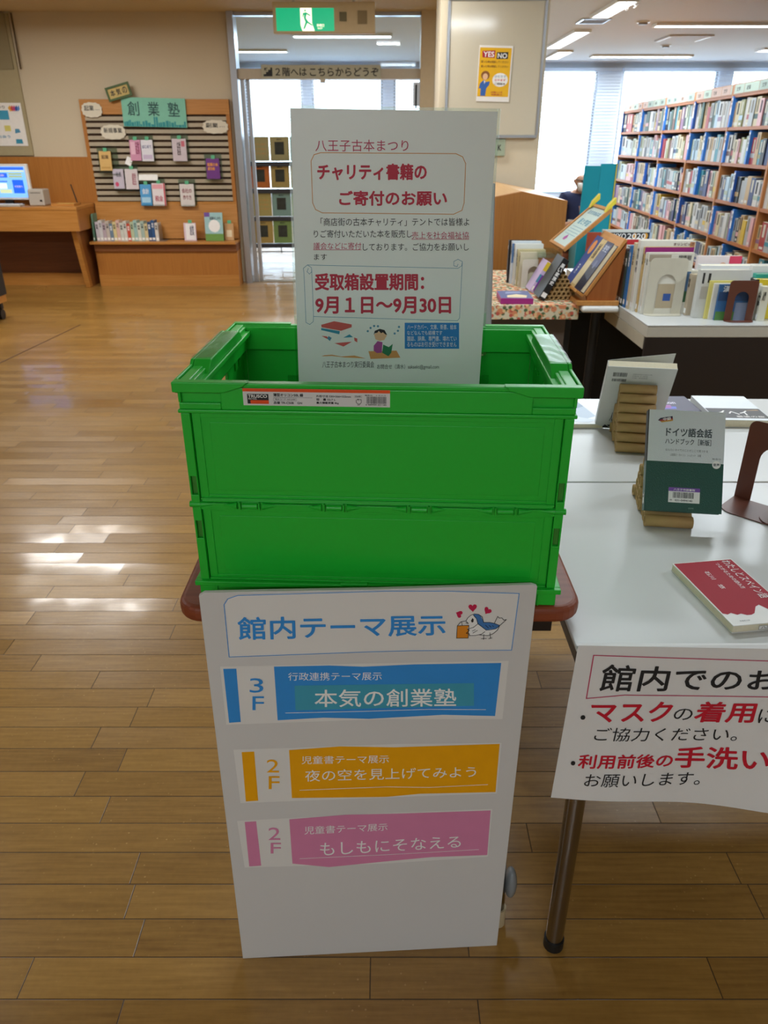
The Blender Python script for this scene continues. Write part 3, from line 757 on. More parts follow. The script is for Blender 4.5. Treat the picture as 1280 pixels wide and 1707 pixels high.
write(mb, '検索', INK['white'], rectq(-60, 260, 10, 280), P, 1, .8); write(mb, '利用案内', INK['white'], rectq(95, 160, 175, 180), P, 1, .8)
mb.build('screen', t)
mb = MB(); mb.box(-.04, .04, -.01, .02, .012, .06, M_BLACK); mb.box(-.11, .11, -.08, .08, 0, .012, M_BLACK); mb.build('stand', t, bevel=.003)
t = thing('keyboard', 'pale keyboard lying in front of the blue screen monitor', 'keyboard', (-3.70, 7.83, .7855))
MB().box(-.2, .2, -.06, .05, 0, .018, mat('keyboard_grey', '#b4b0a8', .5)).build('case', t, bevel=.003)
mb = MB()
for i in range(14):
    for j in range(4): mb.box(-.19 + i * .0272, -.168 + i * .0272, -.05 + j * .024, -.03 + j * .024, .0181, .023, M_WHITE)
mb.build('keys', t)
t = thing('receipt_printer', 'small light grey printer box beside the monitor', 'printer', (-3.375, 7.93, .7855))
MB().box(-.075, .075, -.06, .10, 0, .15, mat('printer_grey', '#b8b2a8', .45)).build('case', t, bevel=.012, seg=3)
mb = MB(); mb.box(-.05, .05, -.0605, -.03, .115, .12, M_BLACK); mb.box(.035, .055, -.062, -.0601, .04, .055, M_BLACK); mb.build('paper_slot', t)
t = thing('paper_tray', 'shallow wooden tray of slips at the corner of the oak desk', 'tray', (-3.12, 7.93, .7855))
MB().ring(-.11, .11, -.08, .09, 0, .022, .008, M_OAKH).build('rim', t)
MB().box(-.101, .101, -.071, .081, 0.0005, .016, mat('slip_paper', '#d8c070', .7)).build('slips', t)
t = thing('pencil', 'dark pencil standing upright in a holder behind the paper tray', 'pencil', (-3.05, 8.06, .7855), rot=(0, R(-12), 0))
MB().cyl((0, 0, .012), (0, 0, .19), .006, M_BLACK, 8).build('barrel', t); MB().cyl((0, 0, 0), (0, 0, .012), .03, M_BLACK, 14).build('foot', t)

# notice board at the far side of the wall
t = thing('notice_board', 'olive grey notice board on the wall above the oak dado', 'notice board', (-4.35, 8.27, 1.225))
M_NB = mat('notice_felt', '#a89c7a', .8)
MB().box(-.6, .86, 0, .02, 0, 1.19, M_NB).build('panel', t)
MB().box(-.6, .83, -.014, -.0005, .74, 1.19, mat('notice_cover', '#8d8262', .5)).build('roller_cover', t)
mb = MB(); mb.tube([(.905, -.02, 1.19), (.900, -.02, .74)], .008, mat('rod_bronze', '#5c4a30', .4)); mb.build('pull_rod', t)
t = thing('wall_poster', 'pale poster with coloured fan of books pinned to the olive notice board', 'poster', (-3.98, 8.262, 1.31))
MB().box(0, .46, 0, .002, 0, .375, INK['paper']).build('sheet', t)
mb = MB(); P = lambda u, v, h: (u / 1000, -.0005 - h / 1000, v / 1000)
for i, c in enumerate(('#e0a840', '#d05040', '#c04880', '#3a4a9a', '#5a90d0')): fill(mb, [(330 + i * 22, 330), (352 + i * 22, 355), (372 + i * 18, 320), (348 + i * 18, 298)], mat('fan_' + c[1:], c, .5), P, .5 + i * .3)
fill(mb, rectq(230, 230, 325, 310), mat('poster_blue', '#3f9cc0', .5), P, .5); fill(mb, rectq(260, 130, 320, 180), mat('poster_yel', '#d8cf70', .5), P, .5)
write(mb, '図書館まつり', INK['ink'], rectq(60, 325, 300, 352), P, .5, 1); write(mb, '本と出会う', INK['sblue'], rectq(80, 70, 300, 95), P, .5, 1)
fill(mb, [(360, 150), (400, 150), (410, 120), (355, 110)], INK['sblue'], P, .5); fill(mb, [(350, 60), (410, 60), (415, 20), (345, 20)], INK['teal'], P, .5)
mb.build('print', t)

# book truck just entering the picture
t = thing('book_truck', 'wooden book truck with black castors standing away from the oak desk', 'cart', (-3.36, 6.25, 0))
mb = MB(); mb.box(-.30, .17, -.22, -.195, .20, .52, wood('truck_wood', '#7a3c18', '#8c4c22', .45, 'Z')); mb.box(-.30, .17, .195, .22, .20, .52, MATS['truck_wood']); mb.build('end_panel', t)
MB().box(-.30, .16, -.194, .194, .42, .44, M_OAKH).build('shelf', t)
MB().box(-.30, .175, -.225, .225, .14, .1995, M_OAKH).build('base_board', t, bevel=.004)
MB().box(.171, .185, -.225, .225, .2, .54, M_BLACK).build('edge_guard', t)
for sx in (-.25, .13):
    for sy in (-.17, .17):
        w_ = MB().cyl((sx - .015, sy, .042), (sx + .015, sy, .042), .042, M_BLACK, 18).build('castor', t)
        MB().box(sx - .02, sx + .02, sy - .02, sy + .02, .085, .1395, M_BLACK).build('castor_fork', w_)

# ------------------------------------------------------------------ pamphlet rack in the bright room behind the doorway
RX, RY = -1.605, 9.75
t = thing('pamphlet_rack', 'black wire rack holding rows of pamphlets beyond the doorway', 'rack', (RX, RY, 0), rotz=R(3))
for x in (0, 1.0):
    MB().tube([(x, .02, .04), (x, .10, 1.43)], .012, M_BLACK, 8).build('post', t)
    MB().tube([(x, -.18, .03), (x, .02, .045), (x, .22, .03)], .014, M_BLACK, 8).build('foot', t)
    mb = MB()
    for yy in (-.18, .22): mb.cyl((x - .012, yy, .021), (x + .012, yy, .021), .02, M_BLACK, 12)
    mb.build('castor', t)
RZ = [1.14, .845, .535, .225]
for z in RZ: MB().box(-.01, 1.01, .0, .055, z - .055, z - .006, mat('rack_shelf', '#34343c', .5)).build('shelf_bar', t)
mb = MB()
for x in (.33, .66): mb.tube([(x, .075, .1), (x, .10, 1.4)], .006, M_BLACK, 6)
mb.tube([(0, .03, .12), (1, .03, .12)], .006, M_BLACK, 6); mb.build('wire_back', t)
cols = [['#b3a878', '#b3a878', '#8fb8bc', '#b8ac80'], ['#c9702a', '#b8a060', '#b8a060', '#8fa8a0'], ['#b8a868', '#86a8a4', '#8fac70', '#c0a068'], ['#b89c58', '#7f9c5c', '#8fb0b0', '#b89c58']]
cn = {'#b3a878': 'khaki', '#8fb8bc': 'pale blue', '#b8ac80': 'khaki', '#c9702a': 'orange', '#b8a060': 'tan', '#8fa8a0': 'grey green', '#b8a868': 'yellowish', '#86a8a4': 'blue grey', '#8fac70': 'light green', '#c0a068': 'ochre', '#b89c58': 'mustard', '#7f9c5c': 'green', '#8fb0b0': 'pale aqua'}
for i in range(4):
    for j in range(3):
        c = cols[i][j]; x = .02 + j * .235 + (.01 if i == 0 else 0)
        ca, sa = math.cos(R(3)), math.sin(R(3)); lx, ly = x, .008 + .0573 * (RZ[i] - .04)
        tt = thing('pamphlet', '%s pamphlet, %s from the door frame in the %s row of the black rack' % (cn[c], ('first', 'second', 'third')[j], ('top', 'second', 'third', 'lowest')[i]), 'pamphlet',
                   (RX + lx * ca - ly * sa, RY + lx * sa + ly * ca - .012, RZ[i]), rot=(R(-3), 0, R(3)), group='pamphlets on the black rack')
        MB().box(0, .225, -.004, .004, 0, .262, mat('pam_' + c[1:], c, .6)).build('booklet', tt)
        mb = MB(); P = lambda u, v, h: (u / 1000, -.0045 - h / 1000, v / 1000)
        if (i, j) in ((0, 0), (2, 0)):
            for q in range(3): write(mb, '八王子の歴史', INK['tan'], rectq(30, 170 - q * 50, 190, 190 - q * 50), P, .5, 0)
        else:
            fill(mb, rectq(55, 70, 165, 205), mat('photo_dark', '#33352e', .6, var=.6, scale=18), P, .5)
            write(mb, '資料', INK['ink'], rectq(80, 222, 140, 240), P, .5, .5)
        mb.build('cover_print', tt)

# ------------------------------------------------------------------ long bookcase
TH = -93.55
bc = thing('bookcase', 'long tall oak bookcase of six bays full of books', 'bookcase', (3.098, 11.0, 0), rotz=R(TH))
CH = 1.77; SHZ = [1.455, 1.19, .905, .62, .345, .08]
M_HEAD = [mat('head_label_grey', '#9fb0a4', .5), mat('head_label_pale', '#b4c4b4', .5), mat('head_label_pink', '#c8a898', .5)]
for i in range(7):
    MB().box(i - .014, i + .014, 0, .27, 0, CH, M_OAKU).build('upright', bc, bevel=.002)
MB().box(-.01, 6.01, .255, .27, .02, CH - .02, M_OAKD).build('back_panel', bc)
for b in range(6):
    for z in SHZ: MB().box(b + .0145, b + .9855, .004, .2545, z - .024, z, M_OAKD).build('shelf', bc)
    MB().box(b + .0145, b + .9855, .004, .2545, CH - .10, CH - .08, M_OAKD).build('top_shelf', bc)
    hb = MB().box(b + .0145, b + .9855, .0, .012, CH - .0795, CH - .004, M_OAKU).build('header_board', bc)
    mb = MB(); P = lambda u, v, h: (u / 1000, -.0005 - h / 1000, v / 1000); u = b * 1000 + 30
    rr = random.Random(b)
    while u < b * 1000 + 960:
        w = rr.choice((210, 250, 300)); e = min(u + w, b * 1000 + 970); m_ = rr.choice(M_HEAD)
        fill(mb, rectq(u, CH * 1000 - 74, e, CH * 1000 - 10), m_, P, .5)
        if e - u > 120: write(mb, rr.choice(('文学', '歴史', '芸術', '産業', '社会')), INK['ink'], rectq(u + 50, CH * 1000 - 58, u + 130, CH * 1000 - 28), P, 1, 1)
        u = e + 8
    mb.build('subject_label', hb)

PALB = [('cream', '#c4b894'), ('white', '#c8c8c6'), ('pale grey', '#a4a8aa'), ('black', '#23242a'), ('navy', '#2b3a6a'), ('dark green', '#2c4c40'), ('sage', '#a4b09a'), ('pale blue', '#a8c0d0'),
        ('mauve', '#8a6a88'), ('tan', '#b89a6c'), ('pink', '#d0a0a4'), ('teal', '#3a8494'), ('olive', '#8a8a58'), ('brown', '#6a4636'), ('red', '#a03a3a'), ('yellow', '#c8a838')]
WT = [6, 6, 6, 3, 3, 2, 3, 4, 2, 3, 2, 2, 1, 1, 1, 1]
BAYS = {5: ('cut-off bay', 3), 4: ('nearest full bay', 12), 3: ('second bay', 11), 2: ('middle bay', 10), 1: ('fourth bay', 8), 0: ('farthest bay', 6)}
ROWN = ['top', 'second', 'third', 'fourth', 'fifth', 'lowest']
M_DIV = mat('divider_blue', '#2f78d0', .45); M_DIV2 = mat('divider_deep_blue', '#2a5cb4', .45)
WORDS = ['日本史', '世界', '文学', '経済', '社会', '芸術', '法律', '教育', '科学', '技術', '地理', '宗教']
rb = random.Random(21); cth, sth = math.cos(R(TH)), math.sin(R(TH))


def case_pt(x, y, z): return (3.098 + x * cth - y * sth, 11.0 + x * sth + y * cth, z)


for b in (4, 3, 2, 1, 0, 5):
    bay, n = BAYS[b]
    for ri, z in enumerate(SHZ):
        if ri == 5 and b != 4: continue
        if b == 5 and ri < 2: continue
        nd = {5: 0, 4: 1 + (ri in (1, 3)), 3: 1 + (ri in (1, 4)), 2: 1, 1: 1 + (ri == 2), 0: 1}[b]
        slots = n + nd; full = .955 if b != 5 else .30
        ws = [rb.uniform(.7, 1.35) for _ in range(n)]; dw = .036
        k_ = (full - nd * dw - slots * .002 - rb.uniform(0, .06)) / sum(ws)
        dpos = {0} if nd == 1 else {0, slots // 2 + rb.choice((-1, 0, 1))}
        if nd and ri in (2, 4) and b in (4, 3): dpos = {slots // 2 - 1} | ({0} if nd > 1 else set())
        x = b + .018; bi = 0; q = 0
        for s in range(slots):
            if s in dpos and nd:
                h = rb.uniform(.222, .238)
                t = thing('shelf_divider', 'blue shelf divider with white label, %s shelf, %s of bookcase%s' % (ROWN[ri], bay, ', farther one' if (nd > 1 and q == 0) else (', nearer one' if nd > 1 else '')), 'shelf divider',
                          case_pt(x, -.004, z + .0005), rotz=R(TH), group='blue dividers in the long bookcase')
                MB().box(0, dw - .002, 0, .20, 0, h, M_DIV if (b + ri) % 3 else M_DIV2).build('board', t)
                mb = MB(); P = lambda u, v, hh: (u / 1000, -.0005 - hh / 1000, v / 1000)
                fill(mb, rectq(5, h * 1000 * .40, 29, h * 1000 * .95), INK['white'], P, .5)
                w_ = WORDS[(b * 5 + ri * 3 + q) % 12]
                for ci, ch in enumerate(w_): write(mb, ch, INK['ink'], rectq(7, h * 880 - ci * 32 - 24, 27, h * 880 - ci * 32), P, 1, 1)
                mb.build('title_label', t); x += dw + .002; q += 1
                continue
            w = ws[bi] * k_; i_ = rb.choices(range(16), WT)[0]; cn_, hx = PALB[i_]
            h = rb.uniform(.165, .222); d = rb.uniform(.13, .17)
            cv = book_mats(hx); mb = MB()
            mb.box(0, w - .001, 0, d, 0, h, cv)
            mb.box(.002, w - .003, .001, d + .001, h, h + .0006, M_PAGE)
            P = lambda u, v, hh: (u / 1000, -hh / 1000, v / 1000)
            if rb.random() < .45: fill(mb, rectq(w * 200, 12, w * 800, 12 + rb.uniform(12, 22)), mat('spine_sticker', '#cfcfc8', .6), P, .8)
            dark = sum(lin(hx)[:3]) > .7
            fill(mb, rectq(w * 300, h * 480, w * 650, h * 930), INK['ink'] if dark and rb.random() < .5 else (mat('spine_title_soft', '#7a7468', .6) if dark else mat('spine_title_pale', '#c4bfae', .6)), P, .8) if rb.random() < .7 else None
            if rb.random() < .3: fill(mb, rectq(0, h * 250, w * 1000 - 1, h * 420), book_mats(PALB[rb.randrange(16)][1]), P, .7)
            o = mb.build('shelved_book', None, case_pt(x, .012 + rb.uniform(0, .012), z + .0005), R(TH))
            tag(o, '%s spined book, %s from far end, %s shelf, %s of bookcase' % (cn_, ordn[bi], ROWN[ri], bay), 'book', 'books in the long bookcase')
            x += w + .0012; bi += 1

# ------------------------------------------------------------------ gabled newspaper desk behind the pillar foot
t = thing('newspaper_desk', 'oak reading desk with a gabled end and sloping top', 'desk', (.80, 4.72, 0))
MB().prism([(-.27, 0), (.27, 0), (.27, 1.04), (0, 1.09), (-.27, 1.04)], .03, M_OAK, axis='Y').build('gable_end', t, bevel=.003)
MB().prism([(-.27, 0), (.27, 0), (.27, 1.04), (0, 1.09), (-.27, 1.04)], .03, M_OAK, axis='Y', at=1.13).build('gable_end', t, bevel=.003)
for s in (-1, 1):
    MB().prism([(0, 1.0895), (s * .2695, 1.0395), (s * .2695, 1.0195), (0, 1.0695)], 1.099, wood('oak_pale_top', '#c49a68', '#d2aa78', .4, 'Y'), axis='Y', at=.0305).build('sloping_top', t)
MB().box(-.012, .012, .0305, 1.1295, .1, 1.068, M_OAK).build('centre_panel', t)

# ------------------------------------------------------------------ white book tables at the back
def melamine_table(name, label, x0, x1, y0, y1, z1, th=.028, panel=False, legs=True, edge='#55524e'):
    t = thing(name, label, 'table', (x0, y0, 0)); w, d = x1 - x0, y1 - y0
    MB().box(0, w, 0, d, z1 - .006, z1, M_TABLE).build('table_top', t, bevel=.002)
    MB().box(.0008, w - .0008, .0008, d - .0008, z1 - th, z1 - .0062, mat('edge_' + edge[1:], edge, .5)).build('edge_band', t, bevel=.003)
    if legs:
        for sx in (.042, w - .042):
            for sy in (.028, d - .028):
                lg = MB().cyl((sx, sy, .022), (sx, sy, z1 - th - .0005), .016, M_STEEL, 20).build('leg', t)
                MB().cyl((sx, sy, 0), (sx, sy, .022), .0185, M_BLACK, 20).build('foot_cap', lg, bevel=.003)
        mb = MB(); mb.box(.06, w - .06, .03, .05, z1 - th - .05, z1 - th - .0005, M_BLACK); mb.box(.06, w - .06, d - .05, d - .03, z1 - th - .05, z1 - th - .0005, M_BLACK); mb.build('under_frame', t)
    return t


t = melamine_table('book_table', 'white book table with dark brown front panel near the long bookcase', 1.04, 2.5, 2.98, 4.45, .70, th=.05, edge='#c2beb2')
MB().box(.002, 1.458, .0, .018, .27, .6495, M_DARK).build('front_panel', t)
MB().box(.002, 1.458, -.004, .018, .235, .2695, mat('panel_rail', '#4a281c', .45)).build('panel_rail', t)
MB().box(.0, .018, .02, .60, .60, .6495, mat('apron_cream', '#b8b09c', .5)).build('side_apron', t)

t = thing('cloth_table', 'display table under a flowered cloth beside the gabled desk', 'table', (.16, 3.40, 0))
MB().box(0, .70, 0, 1.0, .665, .694, M_WHITE).build('table_top', t)
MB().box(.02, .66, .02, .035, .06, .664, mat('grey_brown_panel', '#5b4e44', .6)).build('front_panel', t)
for sx in (.03, .67):
    for sy in (.06, .95): MB().box(sx - .02, sx + .02, sy - .02, sy + .02, 0, .664, M_BLACK).build('leg', t)


def floral():
    m = bpy.data.materials.new('flowered_cloth'); m.use_nodes = True; nt = m.node_tree; N = nt.nodes; L = nt.links; b = N['Principled BSDF']
    tc = N.new('ShaderNodeTexCoord'); col = None
    base = N.new('ShaderNodeRGB'); base.outputs[0].default_value = lin('#d9ceb0'); cur = base.outputs[0]
    for sc, hx, lo, hi, off in ((38, '#4f6a44', .34, .46, 3), (30, '#d98a60', .36, .5, 0), (34, '#4a6038', .24, .34, 5), (33, '#c45a48', .22, .34, 7), (44, '#e6bf8a', .26, .36, 11)):
        mp = N.new('ShaderNodeMapping'); mp.inputs['Location'].default_value = (off, off * .7, off * .3); L.new(tc.outputs['Object'], mp.inputs[0])
        v = N.new('ShaderNodeTexVoronoi'); v.inputs['Scale'].default_value = sc; L.new(mp.outputs[0], v.inputs['Vector'])
        r = N.new('ShaderNodeMapRange'); r.inputs['From Min'].default_value = hi; r.inputs['From Max'].default_value = lo; L.new(v.outputs['Distance'], r.inputs['Value'])
        mx = N.new('ShaderNodeMix'); mx.data_type = 'RGBA'; mx.inputs['B'].default_value = lin(hx); L.new(r.outputs[0], mx.inputs['Factor']); L.new(cur, mx.inputs['A']); cur = mx.outputs['Result']
    L.new(cur, b.inputs['Base Color']); b.inputs['Roughness'].default_value = .85
    return m


M_FLOR = floral()
mb = MB(); mb.box(-.005, .705, -.005, 1.005, .6945, .698, M_FLOR); mb.box(-.005, .705, -.0075, -.0045, .635, .698, M_FLOR); mb.box(.7052, .7082, -.0075, 1.005, .635, .698, M_FLOR)
o = mb.build('tablecloth', None, (.16, 3.40, 0), bevel=.001); tag(o, 'cream tablecloth with orange flowers hanging short over its table', 'tablecloth')
t = thing('narrow_stand_table', 'narrow white pedestal table wedged between flowered cloth and white book table', 'table', (.95, 3.52, 0))
MB().box(-.078, .085, -.17, .25, .672, .699, M_WHITE).build('table_top', t, bevel=.011, seg=4)
MB().cyl((.01, -.08, .02), (.01, -.08, .6715), .022, M_BLACK, 20).build('column', t)
MB().cyl((.01, 0, 0), (.01, 0, .02), .075, M_BLACK, 24).build('foot_plate', t)
t = thing('gap_shade_box', 'black box added for the shade in the gap under the book tables', 'box', (1.25, 4.02, 0))  # black box added to darken the shaded gap below the tables
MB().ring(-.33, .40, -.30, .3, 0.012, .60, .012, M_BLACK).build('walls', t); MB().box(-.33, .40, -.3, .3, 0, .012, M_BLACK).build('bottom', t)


def cover_book(name, label, x, y, z, w, h, th, col, art=(), rz=0, rx=0, group=None, spine=None, ry=0):
    """book standing upright, front cover towards the viewer side (-y), spine on its -x edge, thickness along +y"""
    t = thing(name, label, 'book', (x, y, z), group=group, rot=(R(rx), R(ry), R(rz))); c = book_mats(col)
    mb = MB(); mb.box(0, w, 0, .0022, 0, h, c); mb.box(0, w, th - .0022, th, 0, h, c); mb.box(0, .0022, .0022, th - .0022, 0, h, c); mb.build('cover', t, bevel=.0006)
    MB().box(.0024, w - .003, .0024, th - .0024, .003, h - .003, M_PAGE).build('pages', t)
    mb = MB(); P = lambda u, v, hh: (u / 1000, -hh / 1000, v / 1000); W_, H_ = w * 1000, h * 1000
    S = lambda u, v, hh: (-hh / 1000, th - u / 1000, v / 1000)
    for k_, cc, a in art:
        q = rectq(a[0] * W_, a[1] * H_, a[2] * W_, a[3] * H_)
        if k_ == 'r': fill(mb, q, mat('art_' + cc.strip('#'), cc, .45), P, .3 + .04 * art.index((k_, cc, a)))
        elif k_ == 'bar': barcode(mb, q[0][0], q[3][1], q[1][0], q[0][1], INK['ink'], P, .5, seed=3)
        elif k_ == 'o': fill(mb, [((q[0][0] + q[1][0]) / 2 + (q[1][0] - q[0][0]) / 2 * math.cos(i * .449), (q[0][1] + q[3][1]) / 2 + (q[0][1] - q[3][1]) / 2 * math.sin(i * .449)) for i in range(14)], mat('art_' + cc.strip('#'), cc, .45), P, .6)
        else: write(mb, k_, mat('art_' + cc.strip('#'), cc, .45), q, P, .9, 1.0)
    if spine:
        s = min(th * 700, H_ * .6 / len(spine)); dark = sum(lin(col)[:3]) > .9
        for i, ch in enumerate(spine): write(mb, ch, INK['ink'] if dark else INK['white'], rectq(th * 500 - s * .45, H_ * .9 - (i + 1) * s, th * 500 + s * .45, H_ * .9 - i * s - s * .12), S, .5, .8)
        fill(mb, rectq(th * 120, H_ * .05, th * 880, H_ * .05 + 20), INK['white'], S, .4)
    if art or spine: mb.build('cover_print', t)
    return t


def arch_bookend(name, label, x, y, z, w, h, col, rz=0, base=.10, group=None):
    """steel bookend: upright plate with an arched cut-out and the tongue bent forward as a foot (towards -y)"""
    t = thing(name, label, 'bookend', (x, y, z), R(rz), group); th = .0018; r = w * .12; a = w * .24; ah = h * .30
    out = [(-w / 2, 0), (-w / 2, h - r)] + [(-w / 2 + r - r * math.cos(i * math.pi / 8), h - r + r * math.sin(i * math.pi / 8)) for i in range(1, 4)] + [(-w / 2 + r, h)]
    out += [(w / 2 - r, h)] + [(w / 2 - r + r * math.sin(i * math.pi / 8), h - r + r * math.cos(i * math.pi / 8)) for i in range(1, 4)] + [(w / 2, h - r), (w / 2, 0)]
    inn = [(a, 0), (a, h * .55)] + [(a * math.cos(i * math.pi / 12), h * .55 + a * math.sin(i * math.pi / 12)) for i in range(1, 12)] + [(-a, h * .55), (-a, 0)]
    MB().prism(out + inn, th, col, axis='Y').build('plate', t, bevel=.0004)
    n = 10; ft = [(-w / 2, 0), (-w / 2, -base + .03)] + [(-w / 2 + .03 * (1 - math.cos(i * math.pi / 12)), -base + .03 - .03 * math.sin(i * math.pi / 12)) for i in range(1, 6)] + [(-w / 2 + .03, -base), (w / 2 - .03, -base)] + [(w / 2 - .03 + .03 * math.sin(i * math.pi / 12), -base + .03 - .03 * math.cos(i * math.pi / 12)) for i in range(1, 6)] + [(w / 2, -base + .03), (w / 2, 0)]
    MB().prism(ft, th, col, axis='Z', at=0).build('foot', t, bevel=.0004)
    return t


TZ = .7005
# group with the pale bookend
arch_bookend('bookend', 'pale enamel bookend with arched opening holding the tall white books', 1.163, 3.185, TZ, .155, .225, M_BEIGE, base=.04)
cover_book('book', 'white book with barcode panel and photo strip behind the pale bookend', 1.075, 3.19, TZ, .185, .245, .018, '#d9d5c8', [('r', '#a89c88', (.02, .86, .5, .97)), ('bar', '', (.66, .88, .94, .96)), ('r', '#4a6a8a', (.82, .35, .99, .7)), ('r', '#2f5a38', (.8, .2, .99, .38)), ('r', '#b8a88c', (.3, .1, .75, .5)), ('r', '#3458a0', (.45, .22, .62, .34))], spine='画集')
cover_book('book', 'thin white book just behind the barcode book at the pale bookend', 1.072, 3.21, TZ, .175, .243, .012, '#dcdad2', spine='写真')
cover_book('book', 'tan magazine with purple band along its top behind the pale bookend', 1.068, 3.225, TZ, .20, .262, .02, '#c4a468', [('r', '#8a1a6a', (.0, .9, 1, 1)), ('月刊', '#202020', (.25, .82, .6, .89)), ('特集', '#7a3020', (.65, .82, .95, .89))], spine='月刊誌')
cover_book('book', 'tallest white book rising behind the tan magazine', 1.055, 3.25, TZ, .225, .285, .035, '#dad8d0', [('オリンピック', '#6a4a4a', (.6, .93, .97, .97)), ('r', '#b8805a', (.9, .9, .99, .98))], spine='世界美術')
cover_book('book', 'cream book with mountain photo on its spine behind the tallest white book', 1.050, 3.29, TZ, .18, .27, .03, '#cfc0a0', spine='山の本')
cover_book('book', 'bright blue spined book in the dense row by the wooden slope', 1.045, 3.325, TZ, .17, .255, .028, '#2f6ca8', spine='海図鑑')
cover_book('book', 'dark green spined book between the blue one and the brown one', 1.042, 3.356, TZ, .17, .225, .025, '#33443c', spine='自然')
cover_book('book', 'dark brown spined book at the wooden slope end of the row', 1.042, 3.384, TZ, .16, .235, .03, '#3e2c28', spine='仏像')
cover_book('book', 'maroon spined book deepest in the row beside the wooden slope', 1.042, 3.417, TZ, .16, .225, .03, '#4f2a2a', spine='歴史')
cover_book('book', 'white magazine with red strip at its top behind the dense row', 1.055, 3.47, TZ, .14, .265, .02, '#d8d8d4', [('r', '#c02a34', (0, .92, 1, 1)), ('週刊', '#303030', (.1, .8, .9, .9))])
t = cover_book('book', 'event magazine with black masthead standing behind the wooden slope', 1.10, 4.0, TZ, .235, .252, .02, '#d2d6d2', [('r', '#20242a', (0, .80, 1, .95)), ('TOKYO', '#f0f0ee', (.05, .83, .5, .93)), ('2020', '#f0f0ee', (.53, .83, .92, .93)), ('o', '#d89a30', (.64, .82, .73, .94)), ('o', '#d89a30', (.88, .82, .97, .94))])
# group with the brown bookend
arch_bookend('bookend', 'brown bookend with arched opening in front of the lake cover book', 1.426, 3.055, TZ, .115, .158, M_BKEND, base=.035)
cover_book('book', 'book with blue lake and hill cover leaning behind the brown bookend', 1.335, 3.066, TZ, .15, .14, .012, '#2f5f8f', [('r', '#20406a', (.0, .55, 1, .8)), ('r', '#4a7a3a', (0, 0, .8, .25)), ('漢詩', '#e8ecf0', (.1, .8, .5, .97)), ('r', '#7a86a0', (.5, .0, 1, .5))])
cover_book('book', 'small white book between the lake cover and the pale yellow one', 1.318, 3.08, TZ, .19, .142, .012, '#dcdad0')
cover_book('book', 'pale yellow book behind the small white one by the brown bookend', 1.305, 3.094, TZ, .12, .15, .012, '#d8cc74')
cover_book('book', 'large pale grey book with two upright barcodes behind the yellow one', 1.265, 3.11, TZ, .205, .19, .03, '#cfcfca', [('r', '#2a2a2a', (.06, .72, .10, .94)), ('r', '#2a2a2a', (.17, .74, .22, .93)), ('r', '#b8b4ac', (.06, .4, .2, .66))])
for i, (c, cn_, h) in enumerate((('#b8a890', 'tan', .165), ('#4a4038', 'dark', .16), ('#d6d2c6', 'ivory', .17))):
    cover_book('book', '%s spined book in the gap beside the barcode book, %s of three' % (cn_, ('front one', 'middle one', 'back one')[i]), 1.252 + i * .004, 3.16 + i * .03, TZ, .12, h, .026, c, spine='随筆')
for i, (c, cn_, h, w) in enumerate((('#d8d6c4', 'ivory', .165, .03), ('#d8c030', 'yellow', .185, .2), ('#2a9a8a', 'teal', .20, .2), ('#d8d8d4', 'plain white', .225, .2))):
    cover_book('book', '%s book in the cluster beyond the brown bookend' % cn_, 1.50 + i * .002, 3.05 + i * .045, TZ, w, h - .03, .03, c, [('入門', '#303030', (.1, .6, .5, .85))], spine='入門書')
cover_book('book', 'black book squeezed between brown bookend and yellow book', 1.485, 3.10, TZ, .03, .155, .05, '#181a1a')
for i, (c, cn_, z_, h) in enumerate((('#d8d6d0', 'white', 0, .12), ('#dcd8d4', 'off white', 0, .135), ('#d6d8d8', 'cool white', 0, .15))):
    cover_book('book', '%s wide book standing low behind the pale grey book, %s' % (cn_, ('front one', 'middle one', 'back one')[i]), 1.36 + i * .02, 3.30 + i * .07, TZ, .36, h + .01, .05, c, [('事典', '#607080', (.1, .7, .25, .9))])
cover_book('book', 'white and pink magazine with a pink corner block behind the white books', 1.42, 3.55, TZ, .20, .185, .02, '#dfd4d2', [('r', '#d03a5a', (.72, .6, 1, 1)), ('o', '#d8a070', (.5, .68, .68, .85)), ('r', '#d84a6a', (0, .5, 1, .56))])

# ------------------------------------------------------------------ on the flowered cloth
FZ = .6985
t = cover_book('book', 'cream book directly behind the small pale bookend on the flowered cloth', .668, 3.85, FZ, .125, .165, .02, '#c9c1a6', spine='短歌')
arch_bookend('bookend', 'small pale bookend at the front of the row on the flowered cloth', .735, 3.83, FZ, .115, .135, M_BEIGE, base=.04)
cover_book('book', 'straw coloured book behind the cream one on the flowered cloth', .660, 3.875, FZ, .135, .175, .03, '#bfb48c', spine='俳句集')
cover_book('book', 'tall white book in the row on the flowered cloth', .650, 3.91, FZ, .14, .197, .03, '#d4d6d2', spine='全集')
cover_book('book', 'white book with blue striped spine in the row on the flowered cloth', .640, 3.945, FZ, .145, .205, .03, '#ccd4dc', [('r', '#5a80b0', (0, .5, .1, .95))], spine='文庫')
cover_book('book', 'black spined book deepest in the row on the flowered cloth', .630, 3.98, FZ, .14, .205, .03, '#1d1c20', spine='夜')


def tube_stack(name, label, rows, r, L, loc, rotz, lean=1.0):
    """triangular book rest made of glued paper tubes lying along local y; rows = tubes in each layer from the bottom"""
    t = thing(name, label, 'book rest', loc, rotz); y = r; k_ = r * math.sqrt(3)
    for j, n in enumerate(rows):
        for i in range(n):
            x = (2 * i + j) * r
            MB().pipe((x, 0, r + j * k_), (x, L, r + j * k_), r * .985, r * .74, M_CARD, 16).build('paper_tube', t)
    return t


